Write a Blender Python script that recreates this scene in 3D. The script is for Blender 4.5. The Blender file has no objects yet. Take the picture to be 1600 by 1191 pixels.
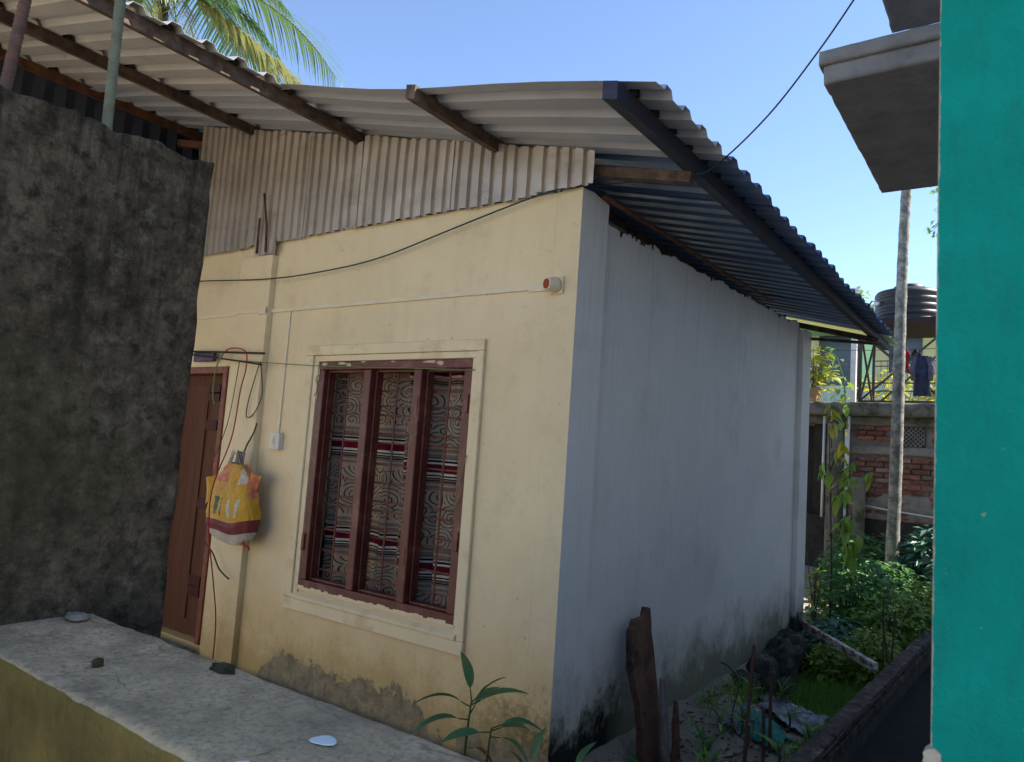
import bpy, bmesh, math, random
from math import sin, cos, pi, radians as R, sqrt, exp, hypot
from mathutils import Vector, Matrix, noise as mnoise

# ------------------------------------------------------------------ camera, sky, sun, exposure
scn = bpy.context.scene
COL = scn.collection
CAM_POS = Vector((2.0299, -3.3616, 1.5262))
yaw, pitch, roll = R(-35.7576), R(5.6252), R(3.999)
fw = Vector((sin(yaw)*cos(pitch), cos(yaw)*cos(pitch), sin(pitch)))
rt = fw.cross(Vector((0, 0, 1))).normalized()
up = rt.cross(fw)
rt2 = cos(roll)*rt + sin(roll)*up
up2 = -sin(roll)*rt + cos(roll)*up
cam = bpy.data.cameras.new('camera')
cam.sensor_fit = 'HORIZONTAL'; cam.sensor_width = 36; cam.lens = 36*1154.7/1600
cam.dof.use_dof = True; cam.dof.focus_distance = 4.6; cam.dof.aperture_fstop = 8.5
cam.clip_start = 0.02; cam.clip_end = 2000
cam_o = bpy.data.objects.new('camera', cam); COL.objects.link(cam_o)
m3 = Matrix((rt2, up2, -fw)).transposed()
cam_o.matrix_world = Matrix.Translation(CAM_POS) @ m3.to_4x4()
scn.camera = cam_o

SUN_AZ, SUN_EL = R(58), R(46)          # azimuth from +Y towards +X
world = bpy.data.worlds.new('World'); scn.world = world; world.use_nodes = True
wn = world.node_tree
bg = wn.nodes['Background']
sky = wn.nodes.new('ShaderNodeTexSky'); sky.sky_type = 'NISHITA'; sky.sun_disc = False
sky.sun_elevation = SUN_EL; sky.sun_rotation = SUN_AZ
sky.altitude = 3500; sky.air_density = 1.0; sky.dust_density = 0.0; sky.ozone_density = .8
wn.links.new(sky.outputs[0], bg.inputs[0]); bg.inputs[1].default_value = 0.14
sun = bpy.data.lights.new('sun', 'SUN'); sun.energy = 5.0; sun.angle = R(0.53); sun.color = (1, .95, .86)
sun_o = bpy.data.objects.new('sun', sun); COL.objects.link(sun_o)
sdir = Vector((sin(SUN_AZ)*cos(SUN_EL), cos(SUN_AZ)*cos(SUN_EL), sin(SUN_EL)))
sun_o.rotation_euler = (-sdir).to_track_quat('-Z', 'Y').to_euler()
scn.view_settings.view_transform = 'Standard'; scn.view_settings.look = 'None'
scn.view_settings.gamma = 1; scn.view_settings.exposure = 1.46
try: scn.view_settings.use_curve_mapping = False
except Exception: pass
scn.render.engine = 'CYCLES'
scn.cycles.max_bounces = 10; scn.cycles.diffuse_bounces = 6; scn.cycles.transparent_max_bounces = 12

rnd = random.Random(11)

# ------------------------------------------------------------------ helpers
class MB:
    """collects geometry for ONE mesh object"""
    def __init__(s): s.v = []; s.f = []; s.mi = []
    def face(s, idx, m=0): s.f.append(tuple(idx)); s.mi.append(m)
    def box(s, x0, x1, y0, y1, z0, z1, m=0):
        b = len(s.v)
        s.v += [(x0,y0,z0),(x1,y0,z0),(x1,y1,z0),(x0,y1,z0),(x0,y0,z1),(x1,y0,z1),(x1,y1,z1),(x0,y1,z1)]
        for q in ((0,3,2,1),(4,5,6,7),(0,1,5,4),(1,2,6,5),(2,3,7,6),(3,0,4,7)): s.face([b+i for i in q], m)
        return s
    def tube(s, pts, rad, n=8, m=0, cap=True):
        pts = [Vector(p) for p in pts]
        if not hasattr(rad, '__len__'): rad = [rad]*len(pts)
        t = (pts[1]-pts[0]).normalized()
        a = t.cross(Vector((0,0,1)))
        if a.length < 1e-3: a = t.cross(Vector((0,1,0)))
        a.normalize(); base = len(s.v)
        for i, p in enumerate(pts):
            if 0 < i < len(pts)-1: t = (pts[i+1]-pts[i-1]).normalized()
            elif i: t = (pts[i]-pts[i-1]).normalized()
            a = (a - a.dot(t)*t).normalized(); b = t.cross(a)
            for k in range(n):
                q = p + rad[i]*(cos(2*pi*k/n)*a + sin(2*pi*k/n)*b)
                s.v.append(tuple(q))
        for i in range(len(pts)-1):
            for k in range(n):
                k2 = (k+1) % n
                s.face((base+i*n+k, base+i*n+k2, base+(i+1)*n+k2, base+(i+1)*n+k), m)
        if cap:
            s.face([base+k for k in range(n)][::-1], m)
            e = base+(len(pts)-1)*n; s.face([e+k for k in range(n)], m)
        return s
    def bar(s, p0, p1, w, h, m=0, upv=(0,0,1)):
        p0, p1 = Vector(p0), Vector(p1); t = (p1-p0).normalized(); u = Vector(upv)
        a = t.cross(u).normalized(); u = a.cross(t); b = len(s.v)
        for p in (p0, p1):
            for sx, sz in ((-1,-1),(1,-1),(1,1),(-1,1)): s.v.append(tuple(p + a*sx*w/2 + u*sz*h/2))
        for q in ((0,1,2,3),(7,6,5,4),(0,4,5,1),(1,5,6,2),(2,6,7,3),(3,7,4,0)): s.face([b+i for i in q], m)
        return s
    def lathe(s, prof, c=(0,0,0), n=24, m=0, axis=None):
        M = Matrix.Translation(Vector(c))
        if axis is not None: M = M @ Vector(axis).to_track_quat('Z', 'Y').to_matrix().to_4x4()
        b = len(s.v)
        for r, z in prof:
            for k in range(n): s.v.append(tuple(M @ Vector((r*cos(2*pi*k/n), r*sin(2*pi*k/n), z))))
        for i in range(len(prof)-1):
            for k in range(n):
                k2 = (k+1) % n
                s.face((b+i*n+k, b+i*n+k2, b+(i+1)*n+k2, b+(i+1)*n+k), m)
        return s
    def grid(s, nu, nv, fn, m=0):
        b = len(s.v)
        for i in range(nu+1):
            for j in range(nv+1): s.v.append(tuple(fn(i/nu, j/nv)))
        for i in range(nu):
            for j in range(nv):
                q = b+i*(nv+1)+j
                mm = m(i/nu, j/nv) if callable(m) else m
                s.face((q, q+nv+1, q+nv+2, q+1), mm)
        return s
    def mesh(s, name, mats, smooth=False):
        me = bpy.data.meshes.new(name); me.from_pydata(s.v, [], s.f)
        for mt in (mats if isinstance(mats, (list, tuple)) else [mats]): me.materials.append(mt)
        me.polygons.foreach_set('material_index', s.mi)
        if smooth: me.polygons.foreach_set('use_smooth', [True]*len(s.f))
        bm = bmesh.new(); bm.from_mesh(me); bmesh.ops.recalc_face_normals(bm, faces=bm.faces); bm.to_mesh(me); bm.free()
        me.update(); return me
    def build(s, name, mats, parent=None, smooth=False, bevel=0, loc=None, solid=0):
        return link(name, s.mesh(name, mats, smooth), parent, bevel, loc, solid)
def link(name, me, parent=None, bevel=0, loc=None, solid=0):
    o = bpy.data.objects.new(name, me); COL.objects.link(o)
    if parent: o.parent = parent
    if loc: o.location = loc
    if solid:
        md = o.modifiers.new('thickness', 'SOLIDIFY'); md.thickness = solid
    if bevel:
        md = o.modifiers.new('bevel', 'BEVEL'); md.width = bevel; md.segments = 2; md.limit_method = 'ANGLE'
    return o
def empty(name, loc=(0,0,0), parent=None, rz=0):
    o = bpy.data.objects.new(name, None); COL.objects.link(o); o.location = loc; o.rotation_euler.z = rz
    if parent: o.parent = parent
    o.empty_display_size = .1
    return o
def tag(o, label=None, cat=None, group=None, kind=None):
    if label: o['label'] = label
    if cat: o['category'] = cat
    if group: o['group'] = group
    if kind: o['kind'] = kind
    return o
def fbm(x, y, z=0, sc=1, o=4):
    return mnoise.fractal(Vector((x*sc, y*sc, z*sc)), 1.0, 2.0, o, noise_basis='PERLIN_ORIGINAL')

# ------------------------------------------------------------------ materials
def srgb(r, g, b):
    f = lambda c: (c/12.92 if c <= .04045 else ((c+.055)/1.055)**2.4)
    return (f(r/255), f(g/255), f(b/255), 1)
class Mat:
    def __init__(s, name):
        s.m = bpy.data.materials.new(name); s.m.use_nodes = True; s.t = s.m.node_tree
        s.b = s.t.nodes['Principled BSDF']; s.pos = s.n('ShaderNodeNewGeometry').outputs['Position']
    def n(s, k, **kw):
        x = s.t.nodes.new(k)
        for a, v in kw.items(): setattr(x, a, v)
        return x
    def set(s, sock, v):
        if hasattr(v, 'is_linked') or isinstance(v, bpy.types.NodeSocket): s.t.links.new(v, sock)
        else: sock.default_value = v
    def map(s, scale=(1,1,1), src=None):
        x = s.n('ShaderNodeMapping'); s.t.links.new(src or s.pos, x.inputs[0]); x.inputs['Scale'].default_value = scale
        return x.outputs[0]
    def noise(s, sc, det=4, rough=.6, vec=None, dist=0):
        x = s.n('ShaderNodeTexNoise'); s.t.links.new(vec or s.pos, x.inputs['Vector'])
        x.inputs['Scale'].default_value = sc; x.inputs['Detail'].default_value = det
        x.inputs['Roughness'].default_value = rough; x.inputs['Distortion'].default_value = dist
        return x.outputs['Fac']
    def ramp(s, v, lo, hi, a=0., b=1.):
        x = s.n('ShaderNodeMapRange'); s.set(x.inputs[0], v)
        x.inputs[1].default_value = lo; x.inputs[2].default_value = hi; x.inputs[3].default_value = a; x.inputs[4].default_value = b
        return x.outputs[0]
    def math(s, op, a, b=0.):
        x = s.n('ShaderNodeMath', operation=op); s.set(x.inputs[0], a); s.set(x.inputs[1], b); return x.outputs[0]
    def mix(s, f, a, b, mode='MIX'):
        x = s.n('ShaderNodeMix', data_type='RGBA', blend_type=mode)
        s.set(x.inputs[0], f); s.set(x.inputs[6], a); s.set(x.inputs[7], b); return x.outputs[2]
    def xyz(s, src=None):
        x = s.n('ShaderNodeSeparateXYZ'); s.t.links.new(src or s.pos, x.inputs[0]); return x.outputs
    def color(s, v): s.set(s.b.inputs['Base Color'], v); return s
    def bump(s, h, st=.3, d=.01):
        x = s.n('ShaderNodeBump'); x.inputs['Strength'].default_value = st; x.inputs['Distance'].default_value = d
        s.t.links.new(h, x.inputs['Height']); s.t.links.new(x.outputs[0], s.b.inputs['Normal']); return s
    def prop(s, rough=.8, metal=0, spec=.3):
        s.set(s.b.inputs['Roughness'], rough); s.b.inputs['Metallic'].default_value = metal
        s.b.inputs['Specular IOR Level'].default_value = spec; return s
    def rnd(s):
        return s.n('ShaderNodeObjectInfo').outputs['Random']
def rough_mat(name, a, b, sc=8, rough=.85, bump=.3, d=.01, spec=.2, metal=0, lo=.35, hi=.65, c=None, csc=3, per=0):
    M = Mat(name); col = M.mix(M.ramp(M.noise(sc, 6, .65), lo, hi), a, b)
    if c: col = M.mix(M.ramp(M.noise(csc, 5, .7), .52, .66), col, c)
    if per: col = M.mix(M.ramp(M.rnd(), 0, 1, 0, per), col, (0.01,.01,.01,1))
    M.color(col).prop(rough, metal, spec)
    if bump: M.bump(M.noise(sc*3, 6, .7), bump, d)
    return M.m

def cream_mat():
    M = Mat('cream_wall_paint'); X, Y, Z = M.xyz()
    base = M.mix(M.ramp(M.noise(1.1, 5, .6), .35, .68), (.77,.63,.395,1), (.69,.555,.335,1))
    base = M.mix(M.ramp(M.noise(3.4, 7, .72), .53, .68, 0, .38), base, (.52,.41,.25,1))
    base = M.mix(M.ramp(M.noise(13, 6, .75), .60, .70, 0, .35), base, (.45,.35,.22,1))
    base = M.mix(M.ramp(M.noise(3, 5, .65, M.map((3,3,.5))), .5, .8, 0, .3), base, (.57,.45,.26,1))       # rain streaks
    # small dirt specks
    v = M.n('ShaderNodeTexVoronoi'); M.t.links.new(M.pos, v.inputs['Vector']); v.inputs['Scale'].default_value = 9
    v.inputs['Randomness'].default_value = 1
    sp = M.math('LESS_THAN', M.math('ADD', v.outputs['Distance'], M.ramp(M.noise(45, 3), .3, .7, -.03, .13)), .1)
    sp = M.math('MULTIPLY', sp, M.ramp(M.noise(2.0, 2), .42, .56, 0, .7))
    base = M.mix(sp, base, (.36,.28,.18,1))
    # ochre damp near the ground, black mould lower
    zn = M.math('ADD', Z, M.ramp(M.noise(4, 6, .7), 0, 1, -.35, .35))
    base = M.mix(M.ramp(zn, .62, .0, 0, .85), base, (.55,.37,.13,1))
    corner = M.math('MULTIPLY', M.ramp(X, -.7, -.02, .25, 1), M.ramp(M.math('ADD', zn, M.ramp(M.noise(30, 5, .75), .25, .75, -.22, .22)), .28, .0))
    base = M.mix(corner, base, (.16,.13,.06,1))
    # fallen plaster: bare grey-brown render with a ragged edge
    edge = M.math('ADD', Z, M.ramp(M.noise(6, 7, .75), .2, .8, -.14, .14))
    lim = M.math('MULTIPLY', M.ramp(X, -2.42, -2.22), M.ramp(X, -.55, -1.0))
    lost = M.math('LESS_THAN', edge, M.math('SUBTRACT', M.math('MULTIPLY', lim, .27), .19))
    lost2 = M.math('MULTIPLY', M.math('LESS_THAN', edge, .0), M.math('GREATER_THAN', X, -.6))
    lost = M.math('MAXIMUM', lost, lost2)
    bare = M.mix(M.ramp(M.noise(11, 8, .78), .38, .62), (.34,.27,.16,1), (.15,.12,.075,1))
    halo = M.ramp(M.math('SUBTRACT', edge, M.math('SUBTRACT', M.math('MULTIPLY', lim, .27), .19)), .10, .0, 0, .55)
    base = M.mix(M.math('MULTIPLY', halo, M.ramp(M.noise(16, 5, .7), .35, .6)), base, (.36,.26,.13,1))
    base = M.mix(lost, base, bare)
    M.color(base).prop(.75, 0, .25)
    h = M.math('SUBTRACT', M.math('ADD', M.math('MULTIPLY', M.noise(2.6, 6, .65), 1.6), M.math('MULTIPLY', M.noise(45, 6, .7), .35)), M.math('MULTIPLY', lost, .9))
    M.bump(h, .5, .014)
    return M.m
def side_mat():
    M = Mat('white_side_paint'); X, Y, Z = M.xyz()
    base = M.mix(M.ramp(M.noise(.9, 5, .6), .3, .7), (.84,.80,.745,1), (.76,.725,.67,1))
    base = M.mix(M.ramp(M.noise(.7, 3, .5, M.map((1,1,1.6))), .5, .75, 0, .3), base, (.56,.54,.51,1))
    base = M.mix(M.ramp(M.noise(4, 5, .6, M.map((5,5,.3))), .5, .8, 0, .3), base, (.58,.56,.51,1))
    base = M.mix(M.ramp(M.noise(1.6, 6, .7), .54, .70, 0, .35), base, (.50,.48,.44,1)); base = M.mix(M.ramp(M.noise(16, 6, .75), .62, .70, 0, .3), base, (.40,.39,.36,1))
    zn = M.math('ADD', Z, M.ramp(M.noise(3.5, 6, .7), 0, 1, -.4, .4))
    st_ = M.math('MULTIPLY', M.ramp(M.noise(5, 6, .7, M.map((6,6,.18))), .54, .72), M.ramp(Z, 1.6, 2.95))
    base = M.mix(M.math('MULTIPLY', st_, .5), base, (.30,.28,.25,1))
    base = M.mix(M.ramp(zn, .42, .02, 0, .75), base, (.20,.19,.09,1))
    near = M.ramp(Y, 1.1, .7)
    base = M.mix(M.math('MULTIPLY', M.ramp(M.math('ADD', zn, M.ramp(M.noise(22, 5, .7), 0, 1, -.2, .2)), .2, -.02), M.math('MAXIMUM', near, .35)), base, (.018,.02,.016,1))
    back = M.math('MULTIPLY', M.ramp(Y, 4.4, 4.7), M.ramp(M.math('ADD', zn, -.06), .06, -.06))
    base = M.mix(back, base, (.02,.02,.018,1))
    M.color(base).prop(.8, 0, .2)
    M.bump(M.math('ADD', M.math('MULTIPLY', M.noise(2.2, 6, .65), 1.6), M.math('MULTIPLY', M.noise(45, 6, .7), .3)), .45, .014)
    return M.m
m_cream = cream_mat(); m_side = side_mat()
m_trim = rough_mat('cream_trim_paint', (.77,.64,.41,1), (.70,.57,.35,1), 3, .7, .2, .006, lo=.3, hi=.75, c=(.62,.49,.29,1), csc=4)
m_casing = rough_mat('cream_plastic', (.74,.65,.46,1), (.68,.58,.39,1), 5, .5, .05)
def sheet_mat(name, a, b, rust=.15, metal=.35, rough=.45):
    M = Mat(name); col = M.mix(M.ramp(M.noise(2.2, 5, .6), .3, .7), a, b)
    col = M.mix(M.ramp(M.noise(9, 7, .75, M.map((.5,1.4,1.4))), .55, .72, 0, rust), col, (.16,.085,.04,1))
    col = M.mix(M.ramp(M.rnd(), 0, 1, 0, .16), col, (.25,.22,.19,1))
    M.color(col).prop(M.ramp(M.noise(6, 4), .3, .7, rough-.08, rough+.15), metal, .4); M.bump(M.noise(5, 3), .12, .01)
    return M.m
m_roof = sheet_mat('zinc_roof_sheet', (.56,.545,.525,1), (.45,.44,.425,1), .35, .1, .55)
m_clad = sheet_mat('zinc_wall_sheet', (.62,.54,.45,1), (.42,.36,.30,1), .4, .35, .38)
m_roof_f = sheet_mat('haze_grey_roof_sheet', (.45,.465,.52,1), (.39,.40,.45,1), .2, .1, .5)  # grey-blue tint paints lens-flare haze into the front sheet
m_roof_b = sheet_mat('haze_blue_roof_sheet', (.115,.18,.32,1), (.09,.145,.26,1), .12, .1, .45)  # blue colour stands in for lens-flare haze over the eave sheets
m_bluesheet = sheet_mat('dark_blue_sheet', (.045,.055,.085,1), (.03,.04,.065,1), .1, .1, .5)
def fiber_mat():
    M = Mat('fibreglass_sheet'); M.color((.62,.66,.42,1)).prop(.5)
    tr = M.n('ShaderNodeBsdfTranslucent'); tr.inputs[0].default_value = (.75,.75,.45,1)
    mx = M.n('ShaderNodeMixShader'); mx.inputs[0].default_value = .3
    M.t.links.new(M.b.outputs[0], mx.inputs[1]); M.t.links.new(tr.outputs[0], mx.inputs[2])
    M.t.links.new(mx.outputs[0], M.t.nodes['Material Output'].inputs[0]); return M.m
m_fibre = fiber_mat()
m_purlin = rough_mat('weathered_timber', (.13,.085,.06,1), (.06,.042,.035,1), 14, .8, .5, .006, c=(.2,.13,.09,1), csc=6)
m_blup = rough_mat('haze_navy_beam', (.05,.055,.085,1), (.035,.035,.05,1), 12, .7, .4, .005, c=(.08,.055,.05,1), csc=6)  # navy tone carries the flare haze onto the eave purlin
m_rustp = rough_mat('rusted_steel', (.17,.075,.04,1), (.075,.035,.022,1), 18, .75, .4, .004)
m_rebar = rough_mat('rebar_rust', (.17,.085,.055,1), (.09,.055,.04,1), 30, .7, .3, .003)
m_rebar_g = rough_mat('rebar_mossy', (.17,.20,.13,1), (.14,.12,.08,1), 20, .8, .3, .003)
m_frame = rough_mat('maroon_window_paint', (.135,.030,.022,1), (.095,.022,.017,1), 9, .42, .15, .004, .4, c=(.20,.075,.05,1), csc=7)
m_chip = rough_mat('bare_putty', (.62,.52,.38,1), (.5,.4,.28,1), 30, .9, .3, .004)
m_grille = rough_mat('brown_grille_paint', (.17,.065,.042,1), (.10,.042,.03,1), 20, .6, .1)
m_doorf = rough_mat('orange_red_door_frame', (.21,.062,.028,1), (.15,.043,.02,1), 12, .55, .2, .004, c=(.28,.12,.07,1), csc=9)
def door_mat():
    M = Mat('brown_door_leaf'); w = M.noise(3.5, 6, .6, M.map((14,14,.6)), .3)
    M.color(M.mix(M.ramp(w, .3, .7), (.125,.05,.024,1), (.08,.031,.016,1))).prop(.7, 0, .1); M.bump(w, .12, .004); return M.m
m_door = door_mat()
m_doord = rough_mat('dark_door_tile', (.075,.02,.011,1), (.055,.016,.010,1), 15, .6, .1, spec=.1)
m_dark = rough_mat('dark_interior', (.05,.045,.04,1), (.03,.028,.026,1), 5, .9, 0)
m_blackpl = rough_mat('black_plastic', (.02,.02,.022,1), (.03,.03,.032,1), 9, .45, .05, spec=.4)
def dark_conc():
    M = Mat('mouldy_concrete'); n1 = M.noise(3.2, 8, .7); n2 = M.noise(17, 7, .78); n3 = M.noise(1.3, 4, .6)
    X, Y, Z = M.xyz()
    c = M.mix(M.ramp(M.noise(1.5, 6, .68), .36, .64), (.085,.062,.038,1), (.25,.185,.118,1))
    c = M.mix(M.ramp(n1, .46, .62, 0, .6), c, (.062,.046,.030,1)); c = M.mix(M.ramp(n2, .52, .64, 0, .75), c, (.36,.275,.185,1))
    c = M.mix(M.ramp(M.noise(34, 8, .85), .49, .60, 0, .75), c, (.055,.042,.028,1)); c = M.mix(M.ramp(M.noise(80, 5, .8), .58, .68, 0, .6), c, (.36,.28,.19,1))
    n4 = M.noise(19, 7, .72); c = M.mix(M.ramp(n4, .50, .36, 0, .85), c, (.038,.029,.020,1)); c = M.mix(M.ramp(n4, .54, .70, 0, .7), c, (.34,.25,.16,1))
    c = M.mix(M.ramp(M.noise(7.5, 7, .72), .52, .64, 0, .7), c, (.050,.038,.026,1))
    run = M.math('MULTIPLY', M.ramp(M.noise(4, 6, .7, M.map((5,5,.3))), .48, .66), M.ramp(Z, 1.3, 2.4, .15, .9)); c = M.mix(run, c, (.030,.024,.018,1))
    moss = M.math('MULTIPLY', M.ramp(n3, .46, .62), M.ramp(Z, 2.0, 1.1, 0, .75)); c = M.mix(moss, c, (.115,.10,.042,1))
    c = M.mix(M.ramp(M.noise(2.8, 7, .78), .60, .68, 0, .6), c, (.36,.30,.22,1))
    vc = M.n('ShaderNodeTexVoronoi', feature='DISTANCE_TO_EDGE'); vc.inputs['Scale'].default_value = 1.7
    wv = M.n('ShaderNodeVectorMath', operation='MULTIPLY_ADD'); nzc = M.n('ShaderNodeTexNoise'); M.t.links.new(M.pos, nzc.inputs['Vector']); nzc.inputs['Scale'].default_value = 6
    M.t.links.new(nzc.outputs['Color'], wv.inputs[0]); wv.inputs[1].default_value = (.22,.22,.22); M.t.links.new(M.pos, wv.inputs[2]); M.t.links.new(wv.outputs[0], vc.inputs['Vector'])
    crk = M.math('MULTIPLY', M.ramp(vc.outputs['Distance'], .007, .002), M.ramp(M.noise(2.1, 3), .52, .60)); c = M.mix(M.math('MULTIPLY', crk, .55), c, (.02,.016,.012,1))
    M.color(c).prop(.95, 0, .1)
    M.bump(M.math('ADD', M.math('MULTIPLY', n1, .8), M.math('ADD', n2, M.math('MULTIPLY', M.noise(70, 6, .8), .7))), .9, .03); return M.m
m_darkconc = dark_conc()
def grey_conc(name, top, top2, side, side2):
    M = Mat(name); g = M.n('ShaderNodeNewGeometry'); nx = M.xyz(g.outputs['True Normal'])
    n1 = M.noise(6, 8, .7); n2 = M.noise(26, 6, .7)
    t = M.mix(M.ramp(n1, .35, .65), top, top2); t = M.mix(M.ramp(n2, .55, .64, 0, .7), t, (.72,.56,.38,1)); t = M.mix(M.ramp(M.noise(70, 7, .85), .50, .60, 0, .75), t, (.22,.16,.10,1)); t = M.mix(M.ramp(M.noise(1.7, 5, .7), .45, .62, 0, .5), t, (.36,.26,.16,1))
    t = M.mix(M.ramp(M.noise(3, 5, .7), .52, .68, 0, .6), t, (.20,.165,.12,1))
    vc = M.n('ShaderNodeTexVoronoi', feature='DISTANCE_TO_EDGE'); vc.inputs['Scale'].default_value = 3.1
    wv = M.n('ShaderNodeVectorMath', operation='MULTIPLY_ADD'); nzc = M.n('ShaderNodeTexNoise'); M.t.links.new(M.pos, nzc.inputs['Vector']); nzc.inputs['Scale'].default_value = 9
    M.t.links.new(nzc.outputs['Color'], wv.inputs[0]); wv.inputs[1].default_value = (.2,.2,.2); M.t.links.new(M.pos, wv.inputs[2]); M.t.links.new(wv.outputs[0], vc.inputs['Vector'])
    crk = M.math('MULTIPLY', M.ramp(vc.outputs['Distance'], .012, .003), M.ramp(M.noise(3.1, 3), .47, .56)); t = M.mix(M.math('MULTIPLY', crk, .5), t, (.08,.06,.04,1))
    t = M.mix(M.ramp(M.noise(4.3, 7, .75), .52, .66, 0, .65), t, (.20,.145,.085,1)); t = M.mix(M.ramp(M.noise(9, 7, .8), .60, .68, 0, .6), t, (.85,.68,.48,1))
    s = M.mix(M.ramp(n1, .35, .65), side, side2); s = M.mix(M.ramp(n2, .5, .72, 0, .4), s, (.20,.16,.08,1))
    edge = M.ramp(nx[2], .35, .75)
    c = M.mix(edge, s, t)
    # worn arris
    wear = M.math('MULTIPLY', M.math('MULTIPLY', M.ramp(nx[2], .2, .4), M.ramp(nx[2], .93, .75)), M.ramp(M.noise(13, 6, .75), .38, .58))
    c = M.mix(M.math('MULTIPLY', wear, .8), c, (.60,.46,.27,1))
    M.color(c).prop(.95, 0, .05); M.bump(M.math('ADD', n1, M.math('ADD', M.math('MULTIPLY', n2, .7), M.math('MULTIPLY', M.noise(90, 4), .4))), .7, .012); return M.m
m_rubble = rough_mat('dull_mortar', (.36,.29,.21,1), (.22,.18,.13,1), 30, .95, .5, .006)
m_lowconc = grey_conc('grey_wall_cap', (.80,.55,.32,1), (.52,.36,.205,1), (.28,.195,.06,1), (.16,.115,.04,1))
m_conc = rough_mat('raw_concrete', (.29,.275,.26,1), (.215,.205,.195,1), 9, .9, .5, .010, c=(.16,.15,.145,1), csc=2)
m_conc_old = rough_mat('weathered_concrete', (.20,.185,.15,1), (.10,.095,.075,1), 6, .95, .5, .015, c=(.05,.06,.03,1), csc=3)
def green_mat():
    M = Mat('teal_green_wall_paint'); X, Y, Z = M.xyz()
    c = M.mix(M.ramp(M.noise(5, 7, .68), .34, .66), (.002,.315,.232,1), (.001,.235,.172,1))
    c = M.mix(M.ramp(M.noise(16, 6, .75, M.map((2.5,1,.5))), .52, .68, 0, .4), c, (.010,.18,.14,1))
    c = M.mix(M.ramp(M.noise(60, 5, .7), .64, .72, 0, .45), c, (.12,.38,.30,1)); c = M.mix(M.ramp(M.noise(23, 4, .7), .70, .72, 0, .8), c, (.34,.36,.28,1))
    d = M.math('ADD', M.math('SUBTRACT', X, 1.912), M.ramp(M.noise(30, 6, .75), .3, .7, -.0022, .0018))
    c = M.mix(M.math('LESS_THAN', d, .0012), c, (.42,.36,.27,1))
    M.color(c).prop(.6, 0, .12); M.bump(M.math('ADD', M.noise(14, 7, .7), M.math('MULTIPLY', M.noise(110, 5, .7), .5)), .7, .008); return M.m
m_green = green_mat()
m_brick = rough_mat('old_red_brick', (.36,.125,.08,1), (.23,.09,.065,1), 10, .95, .5, .01, c=(.30,.26,.22,1), csc=7, per=.5)
m_brick_d = rough_mat('mouldy_brick', (.17,.125,.10,1), (.085,.068,.058,1), 10, .95, .8, .015, c=(.24,.20,.165,1), csc=9, per=.45)
m_mortar = rough_mat('grey_mortar', (.30,.27,.23,1), (.18,.165,.14,1), 9, .95, .5, .012)
m_mortar_d = rough_mat('dark_mortar', (.055,.05,.045,1), (.03,.028,.026,1), 9, .95, .5, .012)
m_soil = None
def ground_mat():
    M = Mat('bare_earth'); n1 = M.noise(2.2, 8, .7); n2 = M.noise(24, 7, .75)
    c = M.mix(M.ramp(n1, .35, .65), (.28,.24,.19,1), (.40,.345,.28,1)); c = M.mix(M.ramp(n2, .5, .7, 0, .6), c, (.13,.10,.07,1))
    M.color(c).prop(.97, 0, .1); M.bump(M.math('ADD', n1, n2), .8, .03); return M.m
m_soil = ground_mat()
m_white = rough_mat('white_pvc', (.72,.70,.66,1), (.6,.58,.53,1), 7, .5, .1)
m_whitepaint = rough_mat('bird_white', (.85,.84,.80,1), (.78,.77,.73,1), 40, .8, .1)
m_wood = rough_mat('red_brown_timber', (.21,.105,.065,1), (.11,.058,.04,1), 9, .85, .6, .01, c=(.03,.022,.02,1), csc=4)
m_woodg = rough_mat('grey_timber', (.30,.26,.22,1), (.17,.145,.125,1), 12, .9, .5, .008)
def leaf_mat(name, a, b, tr=.35, rough=.45):
    M = Mat(name); c = M.mix(M.rnd(), a, b); c = M.mix(M.ramp(M.noise(9, 3), .3, .7, 0, .45), c, tuple(x*.55 for x in a[:3])+(1,))
    M.color(c).prop(rough, 0, .4)
    t = M.n('ShaderNodeBsdfTranslucent'); M.t.links.new(c, t.inputs[0])
    mx = M.n('ShaderNodeMixShader'); mx.inputs[0].default_value = tr
    M.t.links.new(M.b.outputs[0], mx.inputs[1]); M.t.links.new(t.outputs[0], mx.inputs[2])
    M.t.links.new(mx.outputs[0], M.t.nodes['Material Output'].inputs[0]); return M.m
m_leaf_teal = leaf_mat('ginger_leaf', (.08,.21,.095,1), (.13,.25,.07,1))
m_leaf_dark = leaf_mat('dark_leaf', (.09,.24,.065,1), (.15,.30,.08,1), .35)
m_leaf_blue = leaf_mat('bluish_leaf', (.10,.23,.15,1), (.15,.29,.18,1), .25)
m_leaf_mid = leaf_mat('mid_leaf', (.20,.36,.055,1), (.32,.42,.06,1))
m_leaf_yel = leaf_mat('yellow_leaf', (.42,.42,.03,1), (.60,.50,.04,1), .6)
m_leaf_brown = leaf_mat('dry_leaf', (.24,.12,.03,1), (.18,.07,.03,1), .3)
m_palm = leaf_mat('palm_leaflet', (.045,.13,.03,1), (.11,.17,.03,1), .4, .35)
m_palm_dry = leaf_mat('old_palm_leaflet', (.15,.19,.05,1), (.24,.23,.07,1), .4, .5)
m_grass = leaf_mat('grass_blade', (.15,.34,.05,1), (.24,.40,.06,1), .4)
m_stem = rough_mat('green_stem', (.10,.14,.05,1), (.07,.09,.035,1), 20, .7, .1)
m_bark = rough_mat('bark', (.12,.10,.075,1), (.07,.06,.045,1), 15, .9, .6, .01)
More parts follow.
